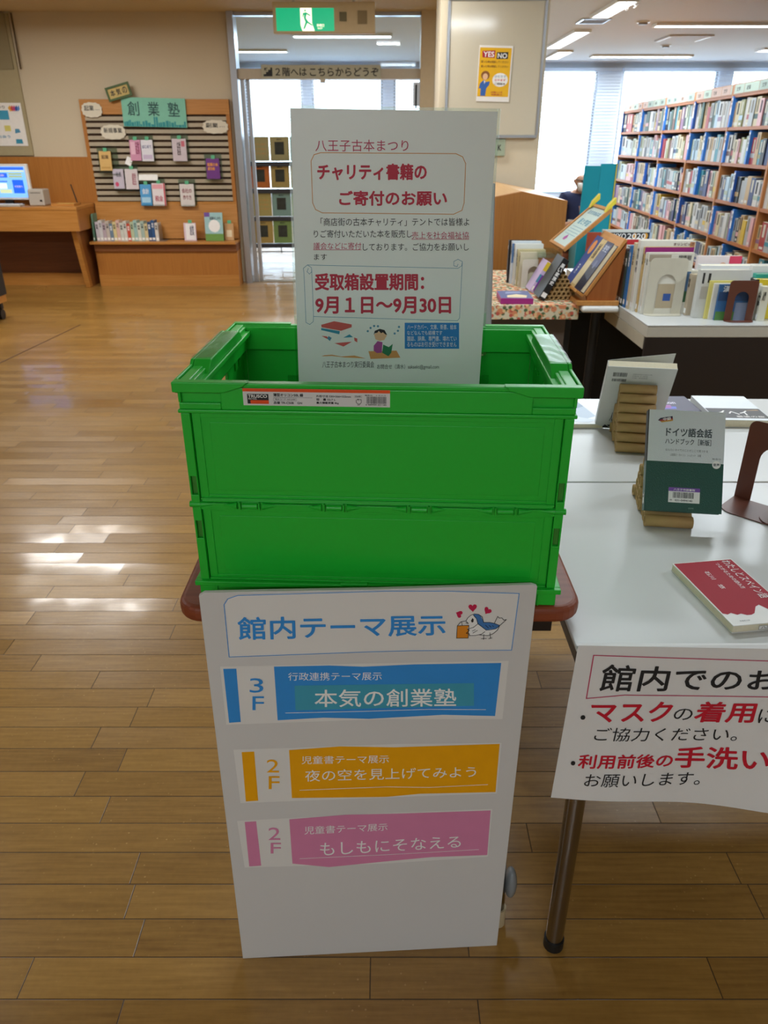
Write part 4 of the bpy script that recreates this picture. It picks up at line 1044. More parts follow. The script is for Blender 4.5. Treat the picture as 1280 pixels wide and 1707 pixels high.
tube_stack('tube_book_rest', 'honeycomb rest of small paper tubes under the black book', [7, 6, 5, 4, 3, 2, 1], .0105, .09, (.745, 3.50, FZ), 0)
t = upright_book('book', 'thick black book with white spine lettering leaning on the tube honeycomb', .03, .14, .20, '#16171a', (.703, 3.49, FZ + .013), lean=29, seed=5, spine_text='黒い家族史')
tube_stack('tube_book_rest', 'smaller honeycomb rest of paper tubes behind the one with the black book', [5, 4, 3, 2, 1], .0105, .08, (.728, 3.70, FZ), 0)
t = upright_book('book', 'yellow and purple book leaning on the smaller tube honeycomb', .02, .12, .155, '#c8b4d8', (.697, 3.69, FZ + .0095), lean=29, seed=6)
mb = MB(); P = lambda u, v, h: (u / 1000, -h / 1000, v / 1000)
fill(mb, rectq(0, 110, 20, 154), mat('art_yellow', '#d8b830', .5), P, .7); fill(mb, rectq(0, 50, 12, 90), INK['sblue'], P, .7); fill(mb, rectq(12, 10, 20, 90), mat('art_purple', '#7a2a9a', .5), P, .7)
mb.build('spine_print', t)
t = thing('book', 'purple book with magenta spine lying flat on the flowered cloth', 'book', (.515, 3.27, FZ), rotz=R(-2))
o = t; t.location = (.52, 3.412, FZ)
MB().box(0, .145, 0, .19, .0, .026, mat('art_magenta', '#a0287a', .45)).build('cover', t, bevel=.002)
mb = MB(); fill(mb, rectq(2, 2, 143, 188), mat('art_cover_blue', '#56608a', .45), flat_z, 26.3); fill(mb, [(30, 20), (115, 15), (125, 70), (80, 100), (35, 70)], mat('art_cover_cream', '#dcc8a0', .5), flat_z, 26.6); fill(mb, [(30, 110), (110, 130), (100, 165), (40, 160)], mat('art_cover_pale', '#8c96b8', .5), flat_z, 26.6)
mb.build('cover_print', t)

# wooden slope with three books
WSZ = .7
t = thing('book_slope', 'light wooden display slope carrying three picture books', 'book stand', (.88, 3.38, WSZ))
aX, aZ, bX, bZ = .0, .045, .148, .279
ux, uz = (bX - aX), (bZ - aZ); ul = math.hypot(ux, uz); ux /= ul; uz /= ul; nx, nz = -uz, ux
M_OAKL = wood('light_oak', '#b87c3c', '#c68c4c', .45, 'Y')
mb = MB(); th = .014
mb.prism([(aX, aZ), (bX, bZ), (bX - nx * th, bZ - nz * th), (aX - nx * th, aZ - nz * th)], .34, M_OAKL, axis='Y'); mb.build('sloping_board', t, bevel=.002)
mb = MB(); mb.prism([(aX, aZ), (aX + nx * .04, aZ + nz * .04), (aX + nx * .04 - ux * .012, aZ + nz * .04 - uz * .012), (aX - ux * .012, aZ - uz * .012)], .34, M_OAKL, axis='Y'); mb.build('ledge', t, bevel=.002)
sp = [(aX + .018, .020), (bX - .006, .020), (bX + .012, bZ - .018), (aX - nx * th + .0007, aZ - nz * th)]
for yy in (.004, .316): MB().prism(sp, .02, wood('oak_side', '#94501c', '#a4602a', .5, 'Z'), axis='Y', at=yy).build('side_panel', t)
MB().box(-.03, .155, -.012, .345, 0, .0195, M_OAKL).build('base', t, bevel=.002)


def slope_book(label, y0, w, L, th_, col, art, s0=.0):
    t2 = thing('picture_book', label, 'book', (.88 + aX + nx * .0006 + ux * .001, 3.38 + y0, WSZ + aZ + nz * .0006 + uz * .001), rot=(0, -math.atan2(uz, ux), 0))
    # local: x up the slope, y along the ledge, z out of the slope
    c = book_mats(col); mb = MB()
    mb.box(s0, s0 + L, 0, w, 0, .002, c); mb.box(s0, s0 + L, 0, w, th_ - .002, th_, c); mb.box(s0, s0 + L, w - .002, w, .002, th_ - .002, c); mb.build('cover', t2)
    MB().box(s0 + .003, s0 + L - .003, .002, w - .0022, .0022, th_ - .0022, M_PAGE).build('pages', t2)
    mb = MB(); P = lambda u, v, h: (s0 + v / 1000, w - u / 1000, th_ + h / 1000); W_, H_ = w * 1000, L * 1000
    for k_, cc, a in art:
        q = rectq(a[0] * W_, a[1] * H_, a[2] * W_, a[3] * H_)
        if k_ == 'r': fill(mb, q, mat('art_' + cc.strip('#'), cc, .4), P, .3 + .04 * art.index((k_, cc, a)))
        elif k_ == 'o': fill(mb, [((q[0][0] + q[1][0]) / 2 + (q[1][0] - q[0][0]) / 2 * math.cos(i * .449), (q[0][1] + q[3][1]) / 2 + (q[0][1] - q[3][1]) / 2 * math.sin(i * .449)) for i in range(14)], mat('art_' + cc.strip('#'), cc, .4), P, .6)
        else: write(mb, k_, mat('art_' + cc.strip('#'), cc, .4), q, P, .9, 1)
    mb.build('cover_print', t2)
    return t2


slope_book('dark blue night sky book nearest on the wooden slope', .012, .105, .235, .022, '#2c3450', [('r', '#20283c', (.03, .03, .97, .5)), ('r', '#4a5478', (.05, .5, .95, .95)), ('o', '#6a7494', (.35, .45, .65, .62)), ('夜空', '#c8d0e0', (.2, .8, .8, .93))])
slope_book('cream and yellow book in the middle of the wooden slope', .122, .085, .235, .02, '#c8ae74', [('r', '#d8c8a0', (.05, .05, .95, .55)), ('星の話', '#4a3418', (.3, .6, .7, .92))])
slope_book('blue book with an orange disc farthest on the wooden slope', .212, .10, .24, .02, '#27458a', [('o', '#e0904a', (.2, .62, .8, .92)), ('月', '#e8ecf4', (.4, .2, .6, .4))])

# tilted framed notice behind the slope
t = thing('tilted_frame_notice', 'wooden framed pale notice tilted up behind the picture books', 'sign', (.856, 3.75, .883), rot=(0, -math.atan2(.181, .205), 0))
FLn = .274
MB().ring(0, FLn, 0, .33, -.008, .010, .016, M_OAKL).build('frame', t, bevel=.002)
mb = MB(); mb.box(.0165, FLn - .0165, .0165, .3135, -.004, .003, mat('pale_notice', '#c4dcd8', .3)); P = lambda u, v, h: (v / 1000, .33 - u / 1000, .0031 + h / 1000)
write(mb, 'おすすめの本', INK['sblue'], rectq(60, 215, 270, 240), P, .4, 1); write(mb, '星と宇宙', INK['teal'], rectq(70, 150, 260, 185), P, .4, 1); fill(mb, [(120, 60), (150, 80), (180, 60), (165, 45), (130, 45)], INK['plum'], P, .4)
for i in range(4): stroke(mb, [(60, 130 - i * 16), (270, 130 - i * 16)], 2, INK['sblue'], P, .4)
mb.build('notice_sheet', t)
mb = MB()
for y in (.0, .29): mb.prism([(FLn - .03, .0105), (FLn + .03, .0105), (FLn + .045, .03), (FLn, .025)], .035, mat('clip_yellow', '#e0d040', .5), axis='Y', at=y)
mb.build('yellow_clip', t)
t = thing('catalogue_box', 'brown box with a clear lid under the tilted frame', 'box', (.80, 3.82, FZ))
MB().box(-.045, .055, -.01, .20, 0, .145, wood('box_brown', '#8a5a34', '#9a6a40', .5, 'X')).build('body', t, bevel=.003)
MB().box(-.05, .06, -.015, .205, .1455, .165, M_ACRYL).build('lid', t)
t = thing('notice_strut', 'thin oak prop holding the tilted frame above the catalogue box', 'prop', (.855, 3.90, FZ))
MB().prism([(.006, .0), (.02, .0), (.02, .187), (.006, .174)], .04, M_OAKL, axis='Y', at=-.02).build('post', t)
# teal folding board
t = thing('folding_board', 'teal felt folding board with yellow edge standing before the window', 'display board', (1.13, 4.30, TZ))
M_TEAL = mat('teal_felt', '#1394a6', .85, var=.03)
MB().prism([(-.075, .03), (0, 0), (.0, .012), (-.075, .042)], .535, M_TEAL, axis='Z').build('board_leaf', t)
MB().prism([(.0015, 0), (.085, .02), (.085, .032), (.0015, .012)], .545, M_TEAL, axis='Z').build('board_leaf', t)
MB().prism([(.0853, .016), (.092, .016), (.092, .036), (.0853, .036)], .545, mat('edge_yellow', '#c8b84a', .6), axis='Z').build('edge_strip', t)
cover_book('book', 'orange red book standing in front of the teal folding board', 1.085, 4.22, TZ, .075, .215, .03, '#b0482a', [('旅', '#f0e0c0', (.3, .5, .7, .8))])

# ------------------------------------------------------------------ reader by the window
def skin_body(name, joints, edges, m, parent, sub=2, root=0):
    me = bpy.data.meshes.new(name); me.from_pydata([j[:3] for j in joints], edges, [])
    o = bpy.data.objects.new(name, me); COL.objects.link(o)
    if parent is not None: o.parent = parent
    md = o.modifiers.new('skin', 'SKIN'); md.use_smooth_shade = True
    bpy.context.view_layer.update()
    sv = me.skin_vertices[0].data
    for i, j in enumerate(joints):
        r = j[3]; sv[i].radius = (r, r) if not isinstance(r, tuple) else r; sv[i].use_root = (i == root)
    s = o.modifiers.new('smooth', 'SUBSURF'); s.levels = sub; s.render_levels = sub
    dg = bpy.context.evaluated_depsgraph_get(); dg.update()
    m2 = bpy.data.meshes.new_from_object(o.evaluated_get(dg)); o.modifiers.clear(); o.data = m2
    m2.materials.clear(); m2.materials.append(m)
    for p in m2.polygons: p.use_smooth = True
    return o


MX, MY = 1.93, 8.05
man = thing('person', 'seated bald person in a navy shirt and white mask reading a book', 'person', (MX, MY, 0), rotz=R(6))
M_SKIN = mat('skin', '#b98c72', .5, var=.04)
J = [(0, 0, .50, .10), (0, -.01, .62, .105), (0, -.02, .76, .12), (0, -.03, .86, .075), (0, -.055, .915, .048), (0, -.09, .955, .068), (0, -.085, 1.02, .084), (0, -.065, 1.065, .06)]
E_ = [(i, i + 1) for i in range(7)]
for s in (-1, 1):
    b0 = len(J); J += [(s * .15, -.03, .845, .06), (s * .215, -.05, .72, .047), (s * .235, -.10, .60, .042), (s * .17, -.24, .615, .034), (s * .085, -.335, .665, .024), (s * .062, -.372, .690, .024)]
    E_ += [(3, b0), (b0, b0 + 1), (b0 + 1, b0 + 2), (b0 + 2, b0 + 3), (b0 + 3, b0 + 4), (b0 + 4, b0 + 5)]
    for k_, (dx, dy, dz, l) in enumerate(((-.02, -.02, .02, 1), (-.028, -.022, .008, 1.1), (-.03, -.022, -.004, 1.05), (-.027, -.02, -.015, .9))):
        c0 = len(J); J += [(s * (.062 + dx * .6), -.372 + dy * .8, .690 + dz, .009), (s * (.062 + dx * 1.7 * l), -.372 + dy * 1.6, .694 + dz * 1.2, .0075)]
        E_ += [(b0 + 5, c0), (c0, c0 + 1)]
    c0 = len(J); J += [(s * .058, -.355, .722, .009), (s * .04, -.375, .738, .008)]; E_ += [(b0 + 4, c0), (c0, c0 + 1)]
    b1 = len(J); J += [(s * .09, -.02, .485, .085), (s * .12, -.42, .50, .062), (s * .125, -.43, .27, .05), (s * .125, -.40, .08, .036), (s * .13, -.50, .045, .034), (s * .13, -.58, .04, .028)]
    E_ += [(0, b1), (b1, b1 + 1), (b1 + 1, b1 + 2), (b1 + 2, b1 + 3), (b1 + 3, b1 + 4), (b1 + 4, b1 + 5)]
    c0 = len(J); J += [(s * .083, -.075, 1.0, .012), (s * .092, -.07, 1.022, .014)]; E_ += [(6, c0), (c0, c0 + 1)]
c0 = len(J); J += [(0, -.168, .985, .013), (0, -.183, .962, .013)]; E_ += [(6, c0), (c0, c0 + 1)]
skin_body('body', J, E_, M_SKIN, man)
M_NAVY = mat('navy_shirt', '#1c2448', .85, var=.05)
J2 = [(0, 0, .49, .125), (0, -.01, .62, .13), (0, -.02, .75, .145), (0, -.03, .855, .095), (0, -.045, .893, .06)]
E2 = [(0, 1), (1, 2), (2, 3), (3, 4)]
for s in (-1, 1):
    b0 = len(J2); J2 += [(s * .145, -.03, .845, .078), (s * .21, -.045, .74, .066), (s * .228, -.075, .655, .058)]; E2 += [(3, b0), (b0, b0 + 1), (b0 + 1, b0 + 2)]
skin_body('shirt', J2, E2, M_NAVY, man)
mb = MB(); mb.box(.06, .10, -.178, -.168, .79, .805, INK['white']); mb.build('chest_badge', man)
J3 = [(0, 0, .48, .13)]; E3 = []
for s in (-1, 1):
    b0 = len(J3); J3 += [(s * .09, -.03, .487, .105), (s * .12, -.43, .50, .08), (s * .125, -.44, .27, .068), (s * .125, -.405, .10, .058)]; E3 += [(0, b0), (b0, b0 + 1), (b0 + 1, b0 + 2), (b0 + 2, b0 + 3)]
skin_body('trousers', J3, E3, mat('trousers_teal_grey', '#4f7c80', .85), man)
mb = MB(); n = 12; v = []; f = []
for j, (zz, rr, yy) in enumerate(((.992, .080, -.09), (.962, .088, -.10), (.925, .072, -.095), (.905, .04, -.085))):
    for i in range(n + 1):
        a = R(-150 + 120 * i / n); v.append((rr * math.cos(a), yy + rr * math.sin(a) - .012 * (1 - abs(i - 6) / 6), zz))
for j in range(3):
    for i in range(n): f.append((j * (n + 1) + i, j * (n + 1) + i + 1, (j + 1) * (n + 1) + i + 1, (j + 1) * (n + 1) + i))
mb.add(v, f, mat('mask_white', '#e4e2de', .8), None, True)
o = mb.build('face_mask', man); md = o.modifiers.new('thick', 'SOLIDIFY'); md.thickness = .004
mb = MB(); mb.tube([(-.078, -.10, 1.018), (-.05, -.168, 1.012), (0, -.178, 1.012), (.05, -.168, 1.012), (.078, -.10, 1.018)], .004, M_BLACK, 6)
for s in (-1, 1): mb.ball((s * .033, -.158, 1.008), (.016, .008, .009), M_BLACK, 8, 6)
mb.build('glasses', man)
t = thing('held_book', 'open brown book held in the hands of the seated reader', 'book', (MX + .04, MY - .42, .70), rot=(R(-38), 0, R(6)))
mb = MB(); mb.prism([(-.11, -.008), (0, .0), (.11, -.008), (.11, -.004), (0, .004), (-.11, -.004)], .15, mat('art_6b4638', '#6b4638', .5), axis='Z', at=-.03); mb.build('cover', t)
mb = MB(); mb.prism([(-.105, -.0035), (0, .0045), (.105, -.0035), (.10, .006), (0, .010), (-.10, .006)], .14, M_PAGE, axis='Z', at=-.025); mb.build('pages', t)
t = thing('armchair', 'low brown armchair under the seated reader', 'chair', (MX, MY, 0), rotz=R(6))
M_CH = mat('chair_brown', '#8a4a2a', .7)
MB().box(-.27, .27, -.32, .25, .22, .365, M_CH).build('seat', t, bevel=.03, seg=3)
MB().box(-.27, .27, .21, .30, .366, .78, M_CH).build('backrest', t, bevel=.03, seg=3)
for s in (-1, 1):
    MB().box(s * .315 - .04, s * .315 + .04, -.32, .30, .22, .56, M_CH).build('armrest', t, bevel=.02, seg=3)
    for yy in (-.27, .24): MB().box(s * .27 - .02, s * .27 + .02, yy - .02, yy + .02, 0, .2195, M_BLACK).build('leg', t)
t = thing('newspaper', 'folded pale newspaper lying across the lap of the reader', 'newspaper', (MX, MY - .25, .615), rot=(R(14), R(4), R(-12)))
MB().box(-.14, .12, -.10, .12, -.006, .006, mat('newsprint', '#cfc9bb', .8, var=.15, scale=80)).build('pages', t, bevel=.004)

# leaning aluminium framed notice panel behind the crate
t = thing('leaning_notice_panel', 'white notice panel with aluminium edge leaning behind the green crate', 'sign', (.105, 2.10, .03), rot=(R(-5.5), R(-1.2), 0))
MB().box(-.18, .195, 0, .018, 0, 1.21, M_FOAM).build('panel', t)
MB().box(.1955, .222, -.006, .030, -.02, 1.22, M_ALU).build('edge_rail', t, bevel=.003); MB().box(-.207, -.1805, -.006, .030, -.02, 1.22, M_ALU).build('edge_rail', t, bevel=.003)
MB().box(-.18, .195, -.004, .024, 1.2105, 1.22, M_ALU).build('edge_rail', t); MB().box(-.18, .195, -.004, .024, -.012, -.0005, M_ALU).build('edge_rail', t)
for s in (-.17, .185): MB().tube([(s, .03, 1.0), (s, .30, .02)], .009, M_ALU, 8).build('prop_leg', t)
POSTER_TEXT = [
('八王子古本まつり', 'red2', 0, [(35.4, 381.1), (170.0, 383.1), (170.5, 367.9), (35.0, 365.8)]),
('チャリティ書籍の', 'red', 2.2, [(38.0, 349.1), (197.2, 351.5), (198.0, 330.5), (37.5, 328.0)]),
('ご寄付のお願い', 'red', 2.2, [(69.6, 313.0), (228.8, 315.5), (229.8, 295.8), (69.4, 293.4)]),
('「商店街の古本チャリティ」テントでは皆様よ', 'ink', 0, [(40.7, 275.4), (264.8, 278.8), (265.5, 267.5), (40.5, 264.0)]),
('りご寄付いただいた本を販売し', 'ink', 0, [(30.2, 258.2), (178.8, 260.4), (179.1, 249.4), (29.9, 247.1)]),
('売上を社会福祉協', 'red2', 0, [(178.8, 258.0), (265.3, 259.3), (266.0, 249.0), (179.2, 247.7)]),
('議会などに寄付', 'red2', 0, [(29.2, 240.3), (102.1, 241.4), (102.1, 231.2), (28.9, 230.1)]),
('しております。ご協力をお願いし', 'ink', 0, [(104.6, 240.5), (266.4, 243.0), (267.1, 231.8), (104.7, 229.3)]),
('ます', 'ink', 0, [(29.8, 223.5), (49.3, 223.8), (49.2, 215.2), (29.5, 214.9)]),
('受取箱設置期間：', 'red', 2.6, [(31.1, 194.5), (199.0, 197.0), (200.0, 172.7), (30.5, 170.1)]),
('9月１日～9月30日', 'red', 2.6, [(31.0, 159.3), (242.6, 162.5), (244.0, 137.6), (30.3, 134.3)]),
('ハードカバー、文庫、新書、絵本', 'white', 0, [(176.0, 119.1), (254.3, 120.3), (254.8, 112.3), (176.2, 111.1)]),
('などなんでも結構です', 'white', 0, [(175.8, 109.4), (232.0, 110.3), (232.3, 103.3), (176.0, 102.5)]),
('雑誌、辞典、専門書、壊れてい', 'white', 0, [(176.0, 100.8), (255.4, 102.0), (255.8, 93.9), (176.2, 92.7)]),
('るものはお引き受けできません', 'white', 0, [(176.3, 91.6), (255.9, 92.8), (256.4, 84.7), (176.5, 83.5)]),
('八王子古本まつり実行委員会', 'ink', 0, [(39.4, 58.2), (123.5, 59.5), (123.6, 48.9), (39.1, 47.6)]),
('お問合せ（清水）sakaekt@gmail.com', 'ink', 0, [(128.5, 54.6), (229.2, 56.1), (229.6, 47.1), (128.6, 45.6)]),
]
POSTER_SHAPES = [
('line', 'orange', 1.0, [(42.7, 364.2), (240.0, 365.9), (250.0, 361.9), (255.0, 353.1), (255.9, 299.7), (253.3, 289.2), (241.0, 283.6), (43.4, 282.5), (33.4, 287.0), (29.2, 296.3), (28.3, 353.0), (32.9, 361.4), (42.7, 364.2)]),
('line', 'red2', 0.7, [(179.2, 247.0), (266.0, 248.3)]),
('line', 'red2', 0.7, [(28.9, 229.6), (102.1, 230.7)]),
('line', 'sblue', 0.7, [(19.0, 207.3), (251.9, 205.8), (257.4, 209.6), (258.1, 215.9), (251.1, 219.2), (244.9, 215.7), (245.2, 209.5), (250.5, 208.3), (251.5, 212.0)]),
('line', 'sblue', 0.7, [(258.1, 215.9), (258.5, 130.1), (255.3, 126.1), (26.7, 129.3), (26.0, 121.3), (20.5, 116.7), (14.4, 119.8), (13.4, 194.7), (12.6, 202.2), (19.0, 207.3), (25.1, 203.6), (25.4, 197.4), (21.9, 193.8), (18.2, 197.3), (20.4, 202.3)]),
('line', 'sblue', 0.7, [(25.5, 199.9), (26.7, 129.3)]),
('fill', 'card', 0, [(171.6, 121.7), (258.2, 123.0), (260.6, 81.7), (172.8, 80.4)]),
('fill', 'coral', 0, [(38.6, 116.5), (59.3, 122.4), (87.2, 117.8), (87.2, 113.4), (70.3, 107.5), (39.1, 112.6)]),
('fill', 'teal', 0, [(38.5, 111.5), (68.1, 106.9), (67.5, 101.9), (38.4, 108.2)]),
('fill', 'paper', 0, [(68.1, 106.4), (87.2, 112.3), (87.2, 111.1), (71.4, 101.9), (67.5, 102.4)]),
('fill', 'coral', 0, [(38.8, 99.0), (46.6, 98.4), (52.2, 94.9), (47.7, 94.3)]),
('fill', 'sblue', 0, [(47.7, 94.8), (50.0, 98.8), (55.0, 96.1), (52.1, 90.9)]),
('fill', 'teal', 0, [(73.6, 96.6), (83.7, 102.1), (89.4, 97.7)]),
('fill', 'coral', 0, [(91.0, 97.2), (96.1, 95.6), (96.1, 89.4), (91.6, 92.1)]),
('fill', 'coral', 0, [(59.4, 87.7), (87.6, 90.4), (74.0, 82.5)]),
('fill', 'tan', 0, [(38.0, 66.2), (42.6, 68.0), (55.2, 69.0), (69.9, 66.4), (91.5, 68.2), (109.8, 63.8), (75.6, 64.9), (55.1, 67.0)]),
('fill', 'tan', 0, [(114.2, 75.6), (159.6, 77.2), (166.1, 65.8), (117.7, 63.0)]),
('fill', 'plum', 0, [(122.7, 84.6), (128.8, 92.1), (136.7, 90.5), (135.8, 73.4), (127.9, 72.7), (122.7, 76.7)]),
('fill', 'skin', 0, [(123.1, 102.7), (129.8, 107.3), (141.0, 106.4), (143.3, 100.8), (139.5, 94.0), (132.2, 92.2), (125.4, 94.9)]),
('fill', 'ink', 0, [(122.3, 101.6), (124.1, 108.3), (132.0, 111.5), (139.8, 109.7), (144.1, 101.9), (141.0, 103.0), (137.1, 106.3), (134.3, 104.6), (130.3, 108.4), (128.7, 105.6), (124.2, 104.4)]),
('fill', 'green', 0, [(137.9, 86.6), (147.0, 82.7), (153.2, 87.9), (151.2, 73.7), (146.7, 67.8), (136.4, 73.4)]),
('fill', 'sblue', 0, [(114.8, 107.6), (113.9, 106.0), (112.0, 106.0), (111.0, 107.6), (112.0, 109.2), (113.9, 109.3)]),
('fill', 'sblue', 0, [(119.3, 112.7), (118.3, 111.1), (116.4, 111.1), (115.5, 112.7), (116.4, 114.3), (118.3, 114.4)]),
('fill', 'sblue', 0, [(124.9, 115.9), (123.9, 114.3), (122.0, 114.3), (121.0, 115.9), (122.0, 117.5), (123.9, 117.6)]),
('fill', 'sblue', 0, [(131.0, 115.7), (130.1, 114.0), (128.2, 114.0), (127.2, 115.6), (128.1, 117.3), (130.0, 117.3)]),
('fill', 'sblue', 0, [(164.6, 115.1), (163.7, 113.4), (161.8, 113.4), (160.8, 115.0), (161.7, 116.7), (163.6, 116.7)]),
('fill', 'sblue', 0, [(163.0, 108.9), (162.1, 107.3), (160.2, 107.2), (159.2, 108.9), (160.2, 110.5), (162.1, 110.6)]),
('fill', 'sblue', 0, [(157.9, 104.6), (157.0, 102.9), (155.0, 102.9), (154.1, 104.5), (155.0, 106.2), (156.9, 106.2)]),
]
BOARD_TEXT = [
('h', '館内テーマ展示', 'blue', 1.2, [(54.5, 749.5), (347.1, 743.8), (349.6, 709.0), (52.4, 711.4)]),
('s1', '3', 'blue', 0, [(62.8, 642.5), (82.7, 641.7), (80.9, 615.1), (60.7, 616.0)]),
('s1', 'F', 'blue', 0, [(64.4, 608.9), (81.2, 608.1), (79.4, 582.0), (62.3, 582.8)]),
('s2', '2', 'amber', 0, [(76.8, 483.5), (95.9, 482.5), (94.2, 455.5), (75.0, 456.5)]),
('s2', 'F', 'amber', 0, [(77.6, 448.5), (94.6, 447.5), (92.9, 419.8), (75.7, 420.8)]),
('s3', '2', 'pink', 0, [(69.4, 334.9), (89.0, 333.7), (87.3, 304.9), (67.5, 306.1)]),
('s3', 'F', 'pink', 0, [(70.8, 299.1), (87.8, 298.0), (86.3, 272.7), (69.1, 273.8)]),
('s1', '行政連携テーマ展示', 'white', 0, [(119.6, 650.6), (257.2, 645.9), (257.2, 631.0), (118.8, 635.9)]),
('s1', '本気の創業塾', 'white', 0.5, [(157.1, 617.2), (369.2, 610.5), (370.7, 575.8), (155.8, 584.5)]),
('s2', '児童書テーマ展示', 'white', 0, [(131.3, 487.8), (268.3, 483.1), (268.3, 466.2), (130.5, 471.1)]),
('s2', '夜の空を見上げてみよう', 'white', 0, [(135.3, 458.1), (408.2, 452.1), (409.5, 428.5), (134.1, 433.7)]),
('s3', '児童書テーマ展示', 'white', 0, [(128.6, 333.9), (266.3, 333.5), (266.4, 316.0), (127.7, 315.2)]),
('s3', 'もしもにそなえる', 'white', 0, [(152.5, 293.9), (390.0, 296.1), (392.2, 268.3), (152.3, 262.8)]),
]
